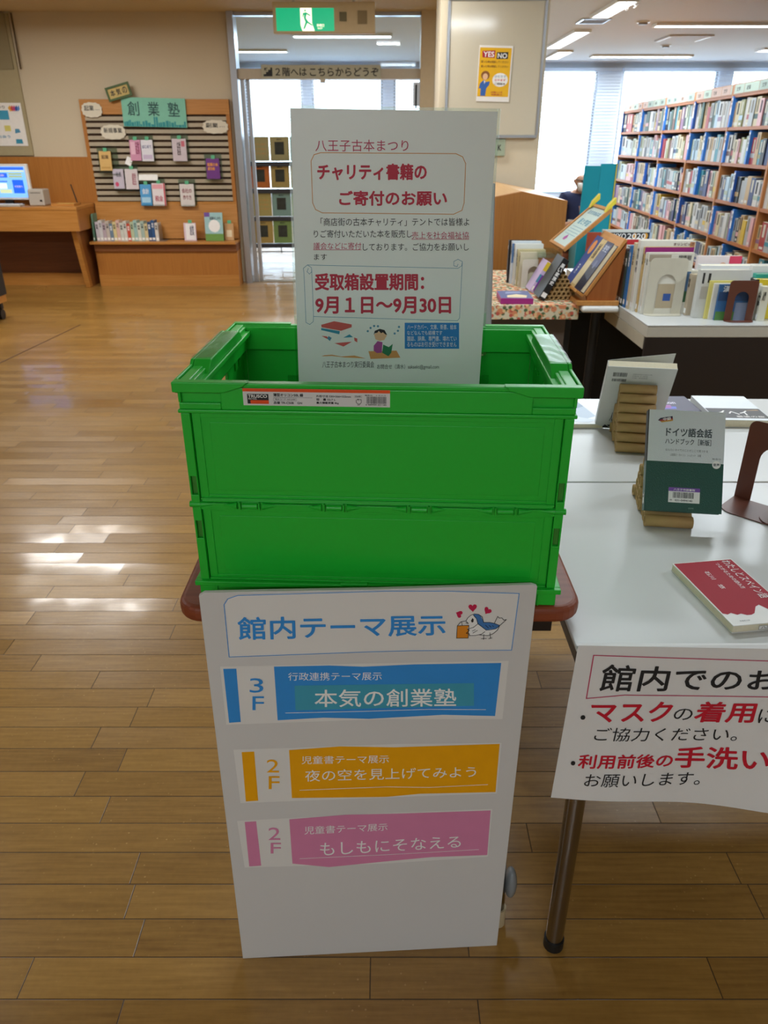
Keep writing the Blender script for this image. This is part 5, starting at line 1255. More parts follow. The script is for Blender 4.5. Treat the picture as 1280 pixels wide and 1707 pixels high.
BOARD_SHAPES = [
('h', 'line', 'blue', 1.0, [(36.4, 681.9), (37.5, 771.6), (43.5, 780.8), (57.6, 785.9), (263.4, 785.9), (351.7, 783.0), (452.3, 775.8), (448.8, 677.7), (296.9, 682.7), (238.5, 683.0), (36.4, 681.9)]),
('h', 'fill', 'paper', 0, [(36.3, 680.9), (36.7, 771.6), (43.5, 781.7), (57.7, 786.3), (263.4, 786.9), (351.7, 783.9), (453.1, 776.7), (449.8, 676.1), (296.9, 681.7), (238.5, 681.9)]),
('s1', 'fill', 'paper', 0, [(21.7, 665.1), (100.9, 663.9), (221.6, 662.0), (348.0, 659.9), (446.0, 658.0), (444.5, 546.9), (263.7, 555.5), (20.7, 555.8)]),
('s1', 'fill', 'blue', 0, [(25.9, 660.8), (44.8, 660.5), (43.0, 560.3), (25.3, 559.5)]),
('s1', 'fill', 'blue', 0, [(99.5, 661.9), (179.7, 660.6), (229.9, 656.4), (305.7, 657.5), (435.1, 654.8), (432.4, 553.7), (351.5, 559.8), (237.4, 557.3), (167.9, 562.8), (98.6, 561.0)]),
('s1', 'fill', 'teal2', 0, [(127.5, 626.0), (396.0, 619.1), (398.4, 575.6), (126.7, 579.2)]),
('s1', 'line', 'white', 1.0, [(111.5, 575.0), (228.9, 572.8), (329.2, 572.1), (416.9, 567.5)]),
('s2', 'fill', 'paper', 0, [(27.0, 505.6), (112.7, 504.7), (277.2, 504.6), (446.5, 498.4), (446.1, 389.7), (263.9, 391.1), (28.4, 391.9)]),
('s2', 'fill', 'amber', 0, [(39.3, 500.2), (58.6, 500.4), (57.1, 396.0), (37.3, 395.2)]),
('s2', 'fill', 'amber', 0, [(112.5, 500.6), (192.4, 504.2), (277.2, 498.1), (443.5, 496.8), (443.6, 393.1), (319.8, 396.3), (263.9, 392.4), (111.4, 398.6)]),
('s2', 'line', 'white', 1.0, [(125.1, 415.5), (263.9, 415.3), (333.5, 410.1), (429.2, 411.1)]),
('s3', 'fill', 'paper', 0, [(19.5, 352.4), (106.6, 353.7), (263.9, 356.1), (440.8, 354.9), (440.2, 241.1), (264.1, 235.6), (23.0, 241.8)]),
('s3', 'fill', 'pink', 0, [(31.8, 349.7), (50.4, 349.9), (51.2, 244.8), (30.9, 244.1)]),
('s3', 'fill', 'pink', 0, [(104.6, 351.2), (198.0, 356.1), (282.8, 353.7), (438.2, 351.8), (438.9, 245.5), (342.8, 246.8), (264.1, 241.3), (165.9, 233.6), (104.1, 246.3)]),
('s3', 'line', 'white', 1.0, [(117.3, 258.1), (264.1, 258.3), (337.5, 259.2), (423.2, 260.7)]),
('h', 'fill', 'heart', 0, [(369.9, 743.1), (370.7, 742.3), (371.3, 739.9), (370.1, 737.6), (367.7, 737.5), (365.8, 740.0), (364.7, 743.6), (363.7, 746.2), (363.1, 746.9), (363.9, 746.9), (366.1, 747.7), (368.9, 749.0), (371.6, 748.9), (373.1, 746.6), (372.7, 743.9), (370.9, 742.9)]),
('h', 'fill', 'heart', 0, [(386.9, 756.6), (387.1, 757.8), (388.8, 759.7), (391.6, 759.2), (393.2, 756.3), (392.2, 752.8), (389.7, 749.8), (388.1, 747.4), (387.8, 746.3), (387.4, 747.4), (385.3, 749.7), (382.3, 752.6), (380.7, 756.0), (381.7, 758.9), (384.4, 759.6), (386.4, 757.8)]),
('h', 'fill', 'heart', 0, [(409.8, 750.0), (410.6, 750.7), (412.8, 750.8), (414.7, 748.6), (414.6, 745.6), (412.2, 743.9), (408.9, 743.5), (406.5, 742.9), (405.8, 742.3), (405.9, 743.3), (405.3, 746.3), (404.3, 750.3), (404.6, 753.6), (406.8, 755.0), (409.2, 753.7), (410.0, 751.1)]),
('h', 'fill', 'orangebag', 0, [(366.3, 724.1), (383.1, 724.3), (383.1, 701.8), (366.1, 702.4)]),
('h', 'fill', 'cloth', 0, [(378.6, 731.2), (380.9, 737.3), (387.3, 742.4), (392.1, 736.0), (396.0, 726.5), (408.3, 715.3), (426.8, 720.0), (423.6, 711.6), (411.9, 705.2), (399.7, 707.0), (387.8, 706.1), (383.9, 708.5), (383.4, 717.6), (381.2, 717.7), (383.8, 723.9)]),
('h', 'fill', 'sblue2', 0, [(388.8, 742.3), (393.2, 743.5), (399.3, 740.2), (404.5, 728.5), (412.7, 728.2), (420.4, 726.1), (428.1, 722.2), (423.2, 717.0), (409.1, 714.8), (396.0, 726.5), (393.7, 735.1)]),
('h', 'line', 'ink', 0.9, [(378.6, 732.1), (380.9, 737.3), (385.2, 741.6), (390.2, 743.6), (396.2, 742.5), (401.7, 738.3), (404.1, 728.5), (412.7, 728.2), (420.4, 726.1), (428.1, 722.2), (423.2, 717.0), (415.1, 715.1), (408.7, 715.0), (396.0, 726.5), (393.7, 735.1), (388.9, 741.5)]),
('h', 'line', 'ink', 0.9, [(420.3, 727.0), (424.0, 738.0), (426.5, 735.2), (430.2, 735.4), (433.5, 731.4), (437.1, 732.2), (427.8, 721.8), (425.3, 714.2), (419.3, 708.1), (411.9, 705.2), (399.7, 707.0)]),
('h', 'line', 'ink', 0.9, [(396.0, 726.1), (390.0, 720.5), (381.2, 717.7), (384.2, 715.8), (380.0, 710.5), (384.6, 709.4), (384.7, 706.2), (393.8, 706.2), (402.7, 708.3), (407.0, 712.2)]),
('h', 'line', 'ink', 0.9, [(366.3, 724.1), (383.1, 724.3), (383.1, 701.8), (366.1, 702.4), (366.3, 724.1), (371.2, 730.6), (378.2, 732.1), (382.2, 727.5), (378.4, 728.5)]),
('h', 'line', 'ink', 0.7, [(372.3, 730.5), (373.4, 724.3)]),
('h', 'line', 'ink', 0.9, [(388.8, 714.2), (392.8, 716.3)]),
('h', 'line', 'ink', 0.9, [(389.8, 710.6), (395.9, 714.9)]),
('h', 'line', 'ink', 0.9, [(405.8, 707.3), (405.9, 698.6)]),
('h', 'line', 'ink', 0.9, [(402.4, 700.1), (410.0, 700.3)]),
('h', 'line', 'ink', 0.9, [(414.6, 710.1), (416.0, 700.0)]),
('h', 'line', 'ink', 0.9, [(413.4, 699.7), (418.2, 700.9)]),
('h', 'line', 'ink', 0.9, [(407.4, 723.4), (411.8, 718.8)]),
('h', 'line', 'ink', 0.9, [(412.7, 722.8), (415.5, 720.0)]),
('h', 'line', 'ink', 0.9, [(417.6, 722.6), (419.2, 720.8)]),
('h', 'fill', 'ink', 0, [(385.7, 731.8), (387.6, 736.6), (389.6, 734.4), (389.5, 729.9), (387.3, 728.7)]),
]
SHEET_TEXT = [
('館内でのお', 'ink', 1.0, [(49.3, 264.2), (304.3, 251.7), (306.3, 215.1), (46.5, 215.9)]),
('・', 'ink', 0, [(26.0, 170.7), (33.3, 170.7), (33.8, 161.7), (26.4, 161.7)]),
('マスク', 'red3', 1.2, [(39.0, 194.5), (159.9, 194.5), (158.2, 157.7), (49.0, 157.7)]),
('の', 'ink', 0, [(163.4, 181.3), (191.3, 181.3), (191.0, 159.3), (164.1, 159.3)]),
('着用', 'red3', 1.2, [(197.5, 193.7), (281.3, 192.1), (280.1, 152.9), (194.2, 155.3)]),
('に', 'ink', 0, [(286.6, 178.9), (312.2, 178.9), (313.4, 152.1), (287.6, 152.1)]),
('ご協力ください。', 'ink', 0, [(52.2, 146.9), (264.3, 142.9), (263.1, 115.7), (50.5, 120.6)]),
('・', 'ink', 0, [(21.4, 80.0), (28.3, 80.0), (28.7, 70.7), (21.8, 70.7)]),
('利用前後の', 'red3', 0.8, [(33.7, 93.4), (176.2, 91.7), (175.7, 64.7), (33.1, 65.6)]),
('手洗い', 'red3', 1.2, [(178.9, 105.0), (312.9, 100.9), (319.1, 54.4), (181.0, 63.0)]),
('を', 'ink', 0, [(325.5, 72.8), (346.6, 70.7), (345.7, 47.1), (328.1, 47.1)]),
('お願いします。', 'ink', 0, [(47.3, 53.6), (225.2, 51.4), (224.0, 23.1), (45.8, 27.5)]),
]
SHEET_BOX = [(32.0, 280.5), (300.3, 268.9), (316.0, 201.8), (155.4, 206.7), (86.0, 208.3), (30.8, 202.1)]

# ------------------------------------------------------------------ the two white tables in front
melamine_table('book_table', 'white table nearest the camera with the mask notice hanging from its front edge', .275, 1.50, .8735, 1.457, .70)
melamine_table('book_table', 'second white table behind the gap line, carrying three flat books', .275, 1.50, 1.462, 2.035, .70)

# hanging notice
t = thing('hanging_notice', 'white paper notice with red and black lettering hanging from the front of the white table', 'notice', (.268, .8720, .41))
BUL = lambda u, v: -.031 * max(0, min(1.15, u / 350)) ** 1.6 * max(0, 1 - v / 300) - .0045 * math.sin(u / 48.0) * max(0, 1 - v / 300) ** 2


def hang(u, v, h):
    v2 = v + 33 * max(0, u / 350) ** 1.6 * max(0, 1 - v / 300) if h >= 0 else v
    return (u / 1000, BUL(u, v2) - abs(h) / 1000, v2 / 1000)


mb = MB(); nu, nv = 28, 12; v = []; f = []
for j in range(nv + 1):
    for i in range(nu + 1):
        u = mlin(-1.4 + 9.5 * j / nv, 420, i / nu); w = mlin(0, 297, j / nv) - (8 * (i / nu) * (j / nv))
        v.append((u / 1000, BUL(u, w), w / 1000))
for j in range(nv):
    for i in range(nu): f.append((j * (nu + 1) + i, j * (nu + 1) + i + 1, (j + 1) * (nu + 1) + i + 1, (j + 1) * (nu + 1) + i))
mb.add(v, f, mat('notice_paper', '#e4e3e2', .6, var=.015), None, True)
mb.add([(.0086, 0, .294), (.42, 0, .2885), (.42, .012, .2925), (.0086, .012, .2925)], [(0, 1, 2, 3)], MATS['notice_paper'])
mb.build('sheet', t)
mb = MB()
for txt, c, b, q in SHEET_TEXT: write(mb, txt, INK[c], q, hang, .8, b * 1.6)
mb.build('lettering', t)
mb = MB(); bx = SHEET_BOX
# ruled frame follows the bulge of the paper
def fine(a, b, n=14): return [(mlin(a[0], b[0], i / n), mlin(a[1], b[1], i / n)) for i in range(n + 1)]
ln = fine(bx[0], bx[1]); stroke(mb, ln, 1.6, INK['red2'], hang, .8); stroke(mb, fine(bx[5], bx[4], 4) + fine(bx[4], bx[3], 6)[1:] + fine(bx[3], bx[2], 8)[1:], 1.6, INK['red2'], hang, .8); stroke(mb, [bx[0], bx[5]], 1.6, INK['red2'], hang, .8)
mb.build('ruled_frame', t)

# ------------------------------------------------------------------ small brown table
t = thing('side_table', 'small red-brown side table under the green crate', 'table', (-.007, .912, 0))
pts = []
for cx, cy, a0 in ((.258, .04, -90), (.258, .41, 0), (-.258, .41, 90), (-.258, .04, 180)):
    for i in range(7):
        a = R(a0 + i * 15); pts.append((cx + .04 * math.cos(a), cy + .04 * math.sin(a)))
MB().prism(pts, .027, M_BROWN, axis='Z', at=.716).build('table_top', t, bevel=.009, seg=4)
M_ROPE = mat('edge_groove', '#4a1e10', .5)
for sx in (-1, 1):
    lg = MB().tube([(sx * .226, .035, .03), (sx * .204, .035, .62), (sx * .200, .045, .68), (sx * .19, .06, .700), (sx * .19, .39, .700), (sx * .200, .405, .68), (sx * .204, .415, .62), (sx * .226, .415, .03)], .0105, M_STEEL, 14).build('leg_frame', t)
    for yy in (.035, .415): MB().cyl((sx * .226, yy, 0), (sx * .226, yy, .045), .0135, M_CREAM, 18).build('foot_cap', lg, bevel=.003)
    bk = MB(); bk.box(sx * .238 - .02, sx * .238 + .02, .02, .43, .69, .7155, M_DARK); bk.build('mounting_rail', t)
MB().tube([(-.220, .415, .18), (.220, .415, .18)], .008, M_STEEL, 12).build('stretcher', t)
MB().ball((.245, .045, .10), (.012, .02, .036), mat('grey_bumper', '#8b8f92', .2), 16, 12).build('leg_bumper', t)

# ------------------------------------------------------------------ green folding crate
cr = thing('folding_crate', 'bright green plastic folding crate with a maker label on its rim', 'crate', (-.0115, .9306, .7435), rotz=R(-2.8))
G = M_GREEN; D = .366
GD = mat('crate_hole', '#3f8a2c', .7)
mb = MB()
# band, lip and top edge all round
mb.ring(-.2565, .2565, .0100, D - .0100, .285, .3235, .0155, G)
mb.ring(-.2615, .2615, .003, D - .003, .2845, .2895, .017, G)
mb.ring(-.2595, .2595, .0045, D - .0045, .3195, .3255, .014, G)
# raised plates on the long sides, leaving a pocket near each corner
for y0, y1 in ((.0045, .0102), (D - .0102, D - .0045)):
    mb.box(-.203, .203, y0, y1, .2895, .3195, G)
    for s in (-1, 1):
        mb.box(s * .231 - .028, s * .231 + .028, y0, y1, .2895, .2985, G); mb.box(s * .2575 - .002, s * .2575 + .002, y0, y1, .2985, .3135, G)
# corner flanges
for s in (-1, 1):
    for yc, sg in ((0, 1), (D, -1)):
        y_in = yc + sg * .0145
        pr = [(s * .265, .3135), (s * .265, .3275), (s * .165, .3275), (s * .172, .3215), (s * .198, .3135)]
        mb.prism(pr, sg * .0145, G, axis='Y', at=yc)
    # end ledges: low shelf near the corners, raised in the middle
    mb.box(*sorted((s * .265, s * .2330)), .0100, D - .0100, .3095, .3175, G)
    mb.box(s * .265, s * .2605, .0146, D - .0146, .3176, .3275, G)
    mb.prism([(.075, .3176), (.095, .333), (D - .095, .333), (D - .075, .3176)], s * .024, G, axis='X', at=s * .2355)
    mb.prism([(.075, .3176), (.095, .333), (D - .095, .333), (D - .075, .3176)], s * .0055, G, axis='X', at=s * .2596)
mb.build('rim', cr, bevel=.0014)


def crate_panel(mb, y, sg, z0, z1):
    """one folding long-side panel: slab, border ribs, raised field; sg=+1 outside faces -y"""
    o = lambda a, b: (y + sg * a, y + sg * b) if sg > 0 else (y + sg * b, y + sg * a)
    a, b = o(.0045, .0085); mb.box(-.2455, .2455, a, b, z0, z1, G)
    a, b = o(.003, .0045)
    mb.box(-.2445, -.2335, a, b, z0, z1, G); mb.box(.2335, .2445, a, b, z0, z1, G); mb.box(-.2335, .2335, a, b, z1 - .007, z1, G); mb.box(-.2335, .2335, a, b, z0, z0 + .007, G)
    a, b = o(.0036, .0045); mb.box(-.222, .222, a, b, z0 + .014, z1 - .014, G)
    a, b = o(-.0005, .0045); mb.box(-.2445, .2445, a, b, z0, z0 + .0028, G)


for nm, y, sg in (('front_panel', .0045, 1), ('back_panel', D - .0045, -1)):
    mb = MB(); crate_panel(mb, y, sg, .1575, .2845)
    # bottom bead of the upper panel
    mb.cyl((-.243, y + sg * .004, .1555), (.243, y + sg * .004, .1555), .0028, G, 10); mb.build(nm, cr, bevel=.0008)
    mb = MB(); crate_panel(mb, y, sg, .0285, .1455)
    yy = sorted((y + sg * .0005, y + sg * .0085)); mb.box(-.2515, .2515, yy[0], yy[1], .1425, .1522, G)
    lp = mb.build(nm, cr, bevel=.0008)
    for i, x in enumerate((-.176, -.058, .060, .178)):
        h = MB(); yc = y - sg * .0012
        h.cyl((x - .0105, yc, .1500), (x + .0105, yc, .1500), .0044, G, 12); h.box(x - .0175, x + .0175, min(yc + sg * .001, yc + sg * .006), max(yc + sg * .001, yc + sg * .006), .1452, .1552, G)
        h.box(x - .0145, x - .0125, yc - .0045, yc + .0045, .1448, .1558, G); h.box(x + .0125, x + .0145, yc - .0045, yc + .0045, .1448, .1558, G)
        h.cyl((x - .0175, yc, .1502), (x - .037, yc + sg * .002, .1498), .0052, G, 12, r1=.0008); h.cyl((x + .0175, yc, .1502), (x + .037, yc + sg * .002, .1498), .0052, G, 12, r1=.0008)
        h.build('hinge', cr, bevel=.0004)
    for s in (-1, 1):
        h = MB(); yc = y + sg * .001; h.cyl((s * .226, yc + sg * .001, .1503), (s * .246, yc, .1505), .001, G, 12, r1=.0044); h.cyl((s * .246, yc, .1505), (s * .261, yc, .1505), .0046, G, 12); h.build('corner_hinge', cr, bevel=.0004)
# end panels with grip slot, post edges with latch slots
for s in (-1, 1):
    for z0, z1, grip in ((.1535, .2845, True), (.0285, .1490, False)):
        mb = MB(); xa, xb = sorted((s * .2580, s * .2460))
        for ya, yb in ((.0032, .0135), (D - .0135, D - .0032)):
            zs = z0 + .012 if grip else z1 - .052; ze = zs + .028
            mb.box(xa, xb, ya, yb, z0, zs, G); mb.box(xa, xb, ya, yb, ze, z1, G)
            xi = sorted((s * .2580, s * .2555)); mb.box(xi[0], xi[1], ya, yb, zs, ze, G); xi = sorted((s * .2475, s * .2458)); mb.box(xi[0], xi[1], ya, yb, zs, ze, G)
            mb.box(xa + .0026, xb - .0018, .0085 if ya < .1 else D - .0100, .0100 if ya < .1 else D - .0085, zs, ze, GD)
        xa, xb = sorted((s * .2575, s * .2525))
        if grip:
            mb.box(xa, xb, .0136, .125, z0, z1, G); mb.box(xa, xb, D - .125, D - .0136, z0, z1, G); mb.box(xa, xb, .1251, D - .1251, z0, .238, G); mb.box(xa, xb, .1251, D - .1251, .272, z1, G)
            xr = sorted((s * .2524, s * .2495)); mb.box(xr[0], xr[1], .115, D - .115, .230, .2365, G)
            for yy in (.045, .075, D - .08, D - .05): mb.box(xr[0], xr[1], yy, yy + .016, .262, .278, G)
        else: mb.box(xa, xb, .0136, D - .0136, z0, z1, G)
        xr = sorted((s * .2524, s * .2500)); mb.box(xr[0], xr[1], .02, D - .02, z0, z0 + .008, G); mb.box(xr[0], xr[1], .02, D - .02, z1 - .008, z1, G)
        mb.build('end_panel', cr, bevel=.0008)
mb = MB(); mb.box(-.255, .255, .004, D - .004, .0025, .0080, G); mb.ring(-.2605, .2605, .0015, D - .0015, 0, .0215, .006, G); mb.ring(-.2665, .2665, -.002, D + .002, .0205, .0280, .0085, G)
for x in (-.235, .235): mb.box(x - .0015, x + .0015, -.0005, .0015, 0, .0205, G)
mb.box(-.052, -.012, -.0028, .004, .0232, .0305, G)
mb.build('base', cr, bevel=.0014)
lt = MB()
for x in (-.12, .16): lt.box(x - .009, x + .009, D - .0225, D - .0186, .2795, .2915, GD); lt.box(x - .004, x + .004, D - .0235, D - .0226, .2785, .2815, M_CREAM)
lt.build('latch', cr)
# clear tape on the end rims
tp = clear('clear_tape', '#eefaf2', .10, .30)
for s in (-1, 1):
    mb = MB(); n = 9; v = []; f = []; r_ = random.Random(4)
    for j in range(n):
        y = .10 + .165 * j / (n - 1)
        for i in range(4): v.append((s * (.2650 - .0295 * i / 3) + (s * .0006 if i == 0 else 0), y + r_.uniform(-.002, .002), .3336 + r_.uniform(0, .0016)))
    for j in range(n - 1):
        for i in range(3): f.append((j * 4 + i, j * 4 + i + 1, (j + 1) * 4 + i + 1, (j + 1) * 4 + i))
    mb.add(v, f, tp); mb.build('clear_tape', cr)
# maker label
mb = MB(); lx, lz, lw, lh = -.1727, .2966, .1918, .0229
mb.box(lx, lx + lw, .0040, .0045, lz, lz + lh, mat('label_white', '#d9d9d9', .45)); P = lambda u, v, h: (lx + u / 1000, .0040 - h / 1000, lz + v / 1000)
LO = mat('label_orange', '#e8500f', .45)
fill(mb, rectq(0, 18.7, 191.8, 22.9), LO, P, .15)
fill(mb, rectq(5.5, 2.3, 33.5, 15.6), INK['ink'], P, .15); fill(mb, rectq(9.5, 2.3, 33.5, 7.2), LO, P, .3)
write(mb, 'TRUSCO', INK['white'], rectq(6.8, 10.6, 31.5, 14.6), P, .3, .7); write(mb, 'PRO TOOL', INK['white'], rectq(7, 8.2, 18, 9.8), P, .3, .1)
write(mb, '薄型オリコン50L 緑', INK['ink'], rectq(40, 12.6, 79, 16.8), P, .2, .4); fill(mb, rectq(40, 11.3, 91, 11.6), INK['ink'], P, .2)
stroke(mb, [(40, 7.0), (70, 7.0), (70, 10.4), (40, 10.4), (40, 7.0)], .25, INK['ink'], P, .2); write(mb, '発注コード 344-6380', INK['ink'], rectq(42, 7.8, 68.5, 9.7), P, .2, .1)
write(mb, '品番 TR-C50B　GN', INK['ink'], rectq(40, 2.4, 77, 5.9), P, .2, .4)
write(mb, '外形寸法 530×366×325mm', INK['ink'], rectq(96, 12.2, 141, 15.3), P, .2, .25); write(mb, '容　量 52.7 L', INK['ink'], rectq(96, 7.8, 121, 10.9), P, .2, .25); write(mb, '最大積載荷重 8kg', INK['ink'], rectq(96, 3.0, 125, 6.3), P, .2, .25)
stroke(mb, [(146, 12.6), (155, 12.6), (155, 15.4), (146, 15.4), (146, 12.6)], .2, INK['ink'], P, .2); write(mb, '日本製', INK['ink'], rectq(147, 13.2, 154, 14.9), P, .2, .1)
stroke(mb, [(148, 9.5), (148, 6), (150, 4), (153, 4), (154.5, 6), (154.5, 10), (150.5, 10)], .7, INK['ink'], P, .2); fill(mb, [(150.8, 8.8), (150.8, 11.2), (148.6, 10)], INK['ink'], P, .2); write(mb, 'PP', INK['ink'], rectq(149.6, 1.8, 152.6, 3.2), P, .2, .1)
write(mb, '発売元　トラスコ', INK['ink'], rectq(159, 15.0, 186, 16.6), P, .2, .1); barcode(mb, 161.5, 4.6, 187, 14.2, INK['ink'], P, .2, 30, 2); write(mb, '4 989999 321180', INK['ink'], rectq(160, 2.2, 187, 4.0), P, .2, .15)
mb.build('maker_label', cr)

# ------------------------------------------------------------------ poster standing in the crate
t = thing('charity_poster', 'laminated white poster with red headings standing up in the green crate', 'poster', (-.1405, 1.2, .972), rot=(R(-2.2), R(.87), 0))
MB().box(0, .297, 0, .0012, 0, .421, M_LAM).build('sheet', t)
mb = MB(); e_ = clear('laminate_edge', '#f2f8f4', .12)
mb.box(-.004, 0, .0002, .001, -.004, .425, e_); mb.box(.297, .301, .0002, .001, -.004, .425, e_); mb.box(0, .297, .0002, .001, .421, .425, e_); mb.build('laminate_margin', t)
mb = MB(); bd = MB()
for i, (txt, c, b, q) in enumerate(POSTER_TEXT):
    write(mb if c in ('red', 'red2') else bd, txt, INK[c], q, flat_y, .5, b * .8)
mb.build('heading_lettering', t); bd.build('body_lettering', t)
mb = MB(); pc = MB()
for i, (k_, c, w, p) in enumerate(POSTER_SHAPES):
    if k_ == 'line': stroke(mb, p, w, INK[c], flat_y, .2)
    else: fill(pc, p, INK[c], flat_y, .2 + .008 * i)
mb.build('ruled_frames', t); pc.build('illustration', t)
t = thing('clear_stand', 'clear acrylic plate holding the laminated poster up inside the crate', 'sign holder', (0, 1.2035, .7520))
MB().box(-.158, .172, 0, .003, 0, .253, M_ACRYL).build('wide_plate', t)
MB().box(-.10, .12, 0.0031, .0055, .05, .60, M_ACRYL, Matrix.Translation((0, .0005, 0)) @ Matrix.Rotation(R(-2.2), 4, 'X')).build('back_plate', t)
MB().box(-.13, .14, .0056, .06, 0, .003, M_ACRYL).build('foot', t)

# ------------------------------------------------------------------ foam board leaning in front of the table
t = thing('theme_board', 'large white foam board listing exhibitions, standing on the floor before the side table', 'sign', (-.26, .874, 0), rotz=math.atan2(.025, .471), rot=(R(-.3), 0, math.atan2(.025, .471)))
MB().prism([(0, 0), (.472, 0), (.4775, .786), (.470, .789), (.25, .7885), (.10, .7905), (.012, .791), (.004, .786)], .007, M_FOAM, axis='Y').build('board', t, bevel=.0008)
M_STRIP = mat('strip_paper', '#e2e0dd', .45, var=.01)
LAY = {'h': 'heading_sheet', 's1': 'blue_theme_strip', 's2': 'yellow_theme_strip', 's3': 'pink_theme_strip'}
for par, nm in LAY.items():
    mb = MB(); n = 0
    for (pp, k_, c, w, p) in BOARD_SHAPES:
        if pp != par: continue
        if k_ == 'fill': fill(mb, p, M_STRIP if c == 'paper' else INK[c], flat_y, .25 if c == 'paper' else (.45 if c in ('blue', 'amber', 'pink') else .6 + .01 * n))
        else: stroke(mb, p, w, INK[c], flat_y, .95)
        n += 1
    for (pp, txt, c, b, q) in BOARD_TEXT:
        if pp == par: write(mb, txt, INK[c], q, flat_y, 1.0, b * 1.2)
    o = mb.build(nm, t)

# ------------------------------------------------------------------ books and rests on the white tables
NZ = .7005


def tube_rest(label, loc, rz, L, ledge):
    t = thing('tube_book_rest', label, 'book rest', loc, rotz=R(rz)); r = .0115; k_ = r * math.sqrt(3)
    for j in range(7):
        for i in range(7 - j):
            if ledge and j >= 1 and i == 0: continue
            if ledge and j >= 6: continue
            y = (2 * i + j) * r; ofs = ((i * 7 + j * 3) % 3 - 1) * .0015
            MB().pipe((ofs, y, r + j * k_), (L + ofs, y, r + j * k_), r * .985, r * .72, M_CARD, 18).build('paper_tube', t)
    return t


r_ = .0115
tube_rest('cardboard tube rest with a ledge tube under the green and silver phrase book', (.491, 1.257, NZ), -8, .086, True)
a8 = R(-8)


def loc_in(o, rz, x, y, z): return (o[0] + x * math.cos(rz) - y * math.sin(rz), o[1] + x * math.sin(rz) + y * math.cos(rz), o[2] + z)


bw, bh, bt = .137, .190, .018
p = loc_in((.491, 1.257, NZ), a8, -.004, .0163 - .866 * bt - .0006, .0236 + .5 * bt)
t = thing('phrase_book', 'silver and green phrase book resting on cardboard tubes', 'book', p, rot=(R(-30), 0, a8))
M_SIL = mat('cover_silver', '#dde4e8', .38, var=.02, coat=.15, bump=.25, scale=500); M_GRN = mat('cover_bottle_green', '#0d4f42', .42, var=.03, coat=.15, bump=.25, scale=500)
mb = MB(); hs = .093
mb.box(0, bw, 0, .0018, hs, bh, M_SIL); mb.box(0, bw, 0, .0018, 0, hs, M_GRN); mb.box(0, bw, bt - .0018, bt, 0, bh, M_GRN); mb.box(-.0016, 0, 0, bt, hs, bh, M_BLACK); mb.box(-.0016, 0, 0, bt, 0, hs, M_GRN)
mb.build('cover', t)
MB().box(.0005, bw - .004, .0019, bt - .0019, .002, bh - .003, M_PAGE).build('pages', t)
mb = MB(); P = flat_y; DI = mat('title_grey', '#3c4a50', .5)
write(mb, 'ドイツ語会話', DI, rectq(32, 141, 114, 157), P, .3, .8); write(mb, 'ハンドブック［新版］', DI, rectq(31, 126, 113, 137), P, .3, .4)
write(mb, '伝えたいすべてのことがここで見つかる', DI, rectq(32, 113, 108, 117.5), P, .3, 0); write(mb, '山田陽子・カトリン　シュミット　共著', DI, rectq(41, 104, 96, 108.5), P, .3, 0)
fill(mb, [(16, 170), (20, 174.5), (42, 179), (43, 172), (22, 167.5)], mat('flag_dark', '#2a2440', .5), P, .2); fill(mb, [(18.5, 169.8), (22, 172), (42.4, 175.5), (42.8, 171.2), (22.5, 167.2)], mat('flag_red', '#a83a3a', .5), P, .3); fill(mb, [(20.5, 168.3), (42.8, 172.8), (43, 170), (22.5, 166)], mat('flag_gold', '#d09a40', .5), P, .4); write(mb, '中級', INK['white'], [(25, 174.5), (39, 177.4), (39.6, 172), (25.5, 169.4)], P, .55, .4)
fill(mb, [(124 + 7.5 * math.cos(i * .449), 91 + 7.5 * math.sin(i * .449)) for i in range(14)], INK['white'], P, .3); write(mb, '音声', DI, rectq(118.5, 88.5, 129.5, 93.5), P, .45, .3); write(mb, '発音付', DI, rectq(116, 100, 132, 103.5), P, .3, 0)
write(mb, '白水社', mat('pale_green_ink', '#8fb0a4', .5), rectq(78, 6, 87, 9), P, .3, 0)
mb.build('cover_print', t)
mb = MB(); fill(mb, [(41, 17), (97, 17), (97, 45), (41, 45)], INK['white'], P, .35); fill(mb, rectq(41, 38, 97, 45), mat('sticker_violet', '#7a50b0', .5), P, .5); write(mb, '八王子市図書館', INK['white'], rectq(50, 39.4, 88, 43.4), P, .65, .2)
barcode(mb, 49, 25.5, 87, 36.5, INK['ink'], P, .5, 30, 9); write(mb, '031-0494140', INK['ink'], rectq(53, 19.5, 84, 23), P, .5, .2); write(mb, '中', INK['ink'], rectq(44, 19.5, 47.5, 23), P, .5, .1)
mb.build('library_sticker', t)
mb = MB(); SP = lambda u, v, h: (-.0017 - h / 1000, bt - u / 1000, v / 1000); fill(mb, rectq(2, 12, 16, 32), INK['white'], SP, .2); stroke(mb, [(3, 13), (15, 13), (15, 31), (3, 31), (3, 13)], .8, INK['ink'], SP, .35); write(mb, '847', INK['ink'], rectq(5, 24, 13, 28), SP, .35, .2); mb.build('spine_sticker', t)

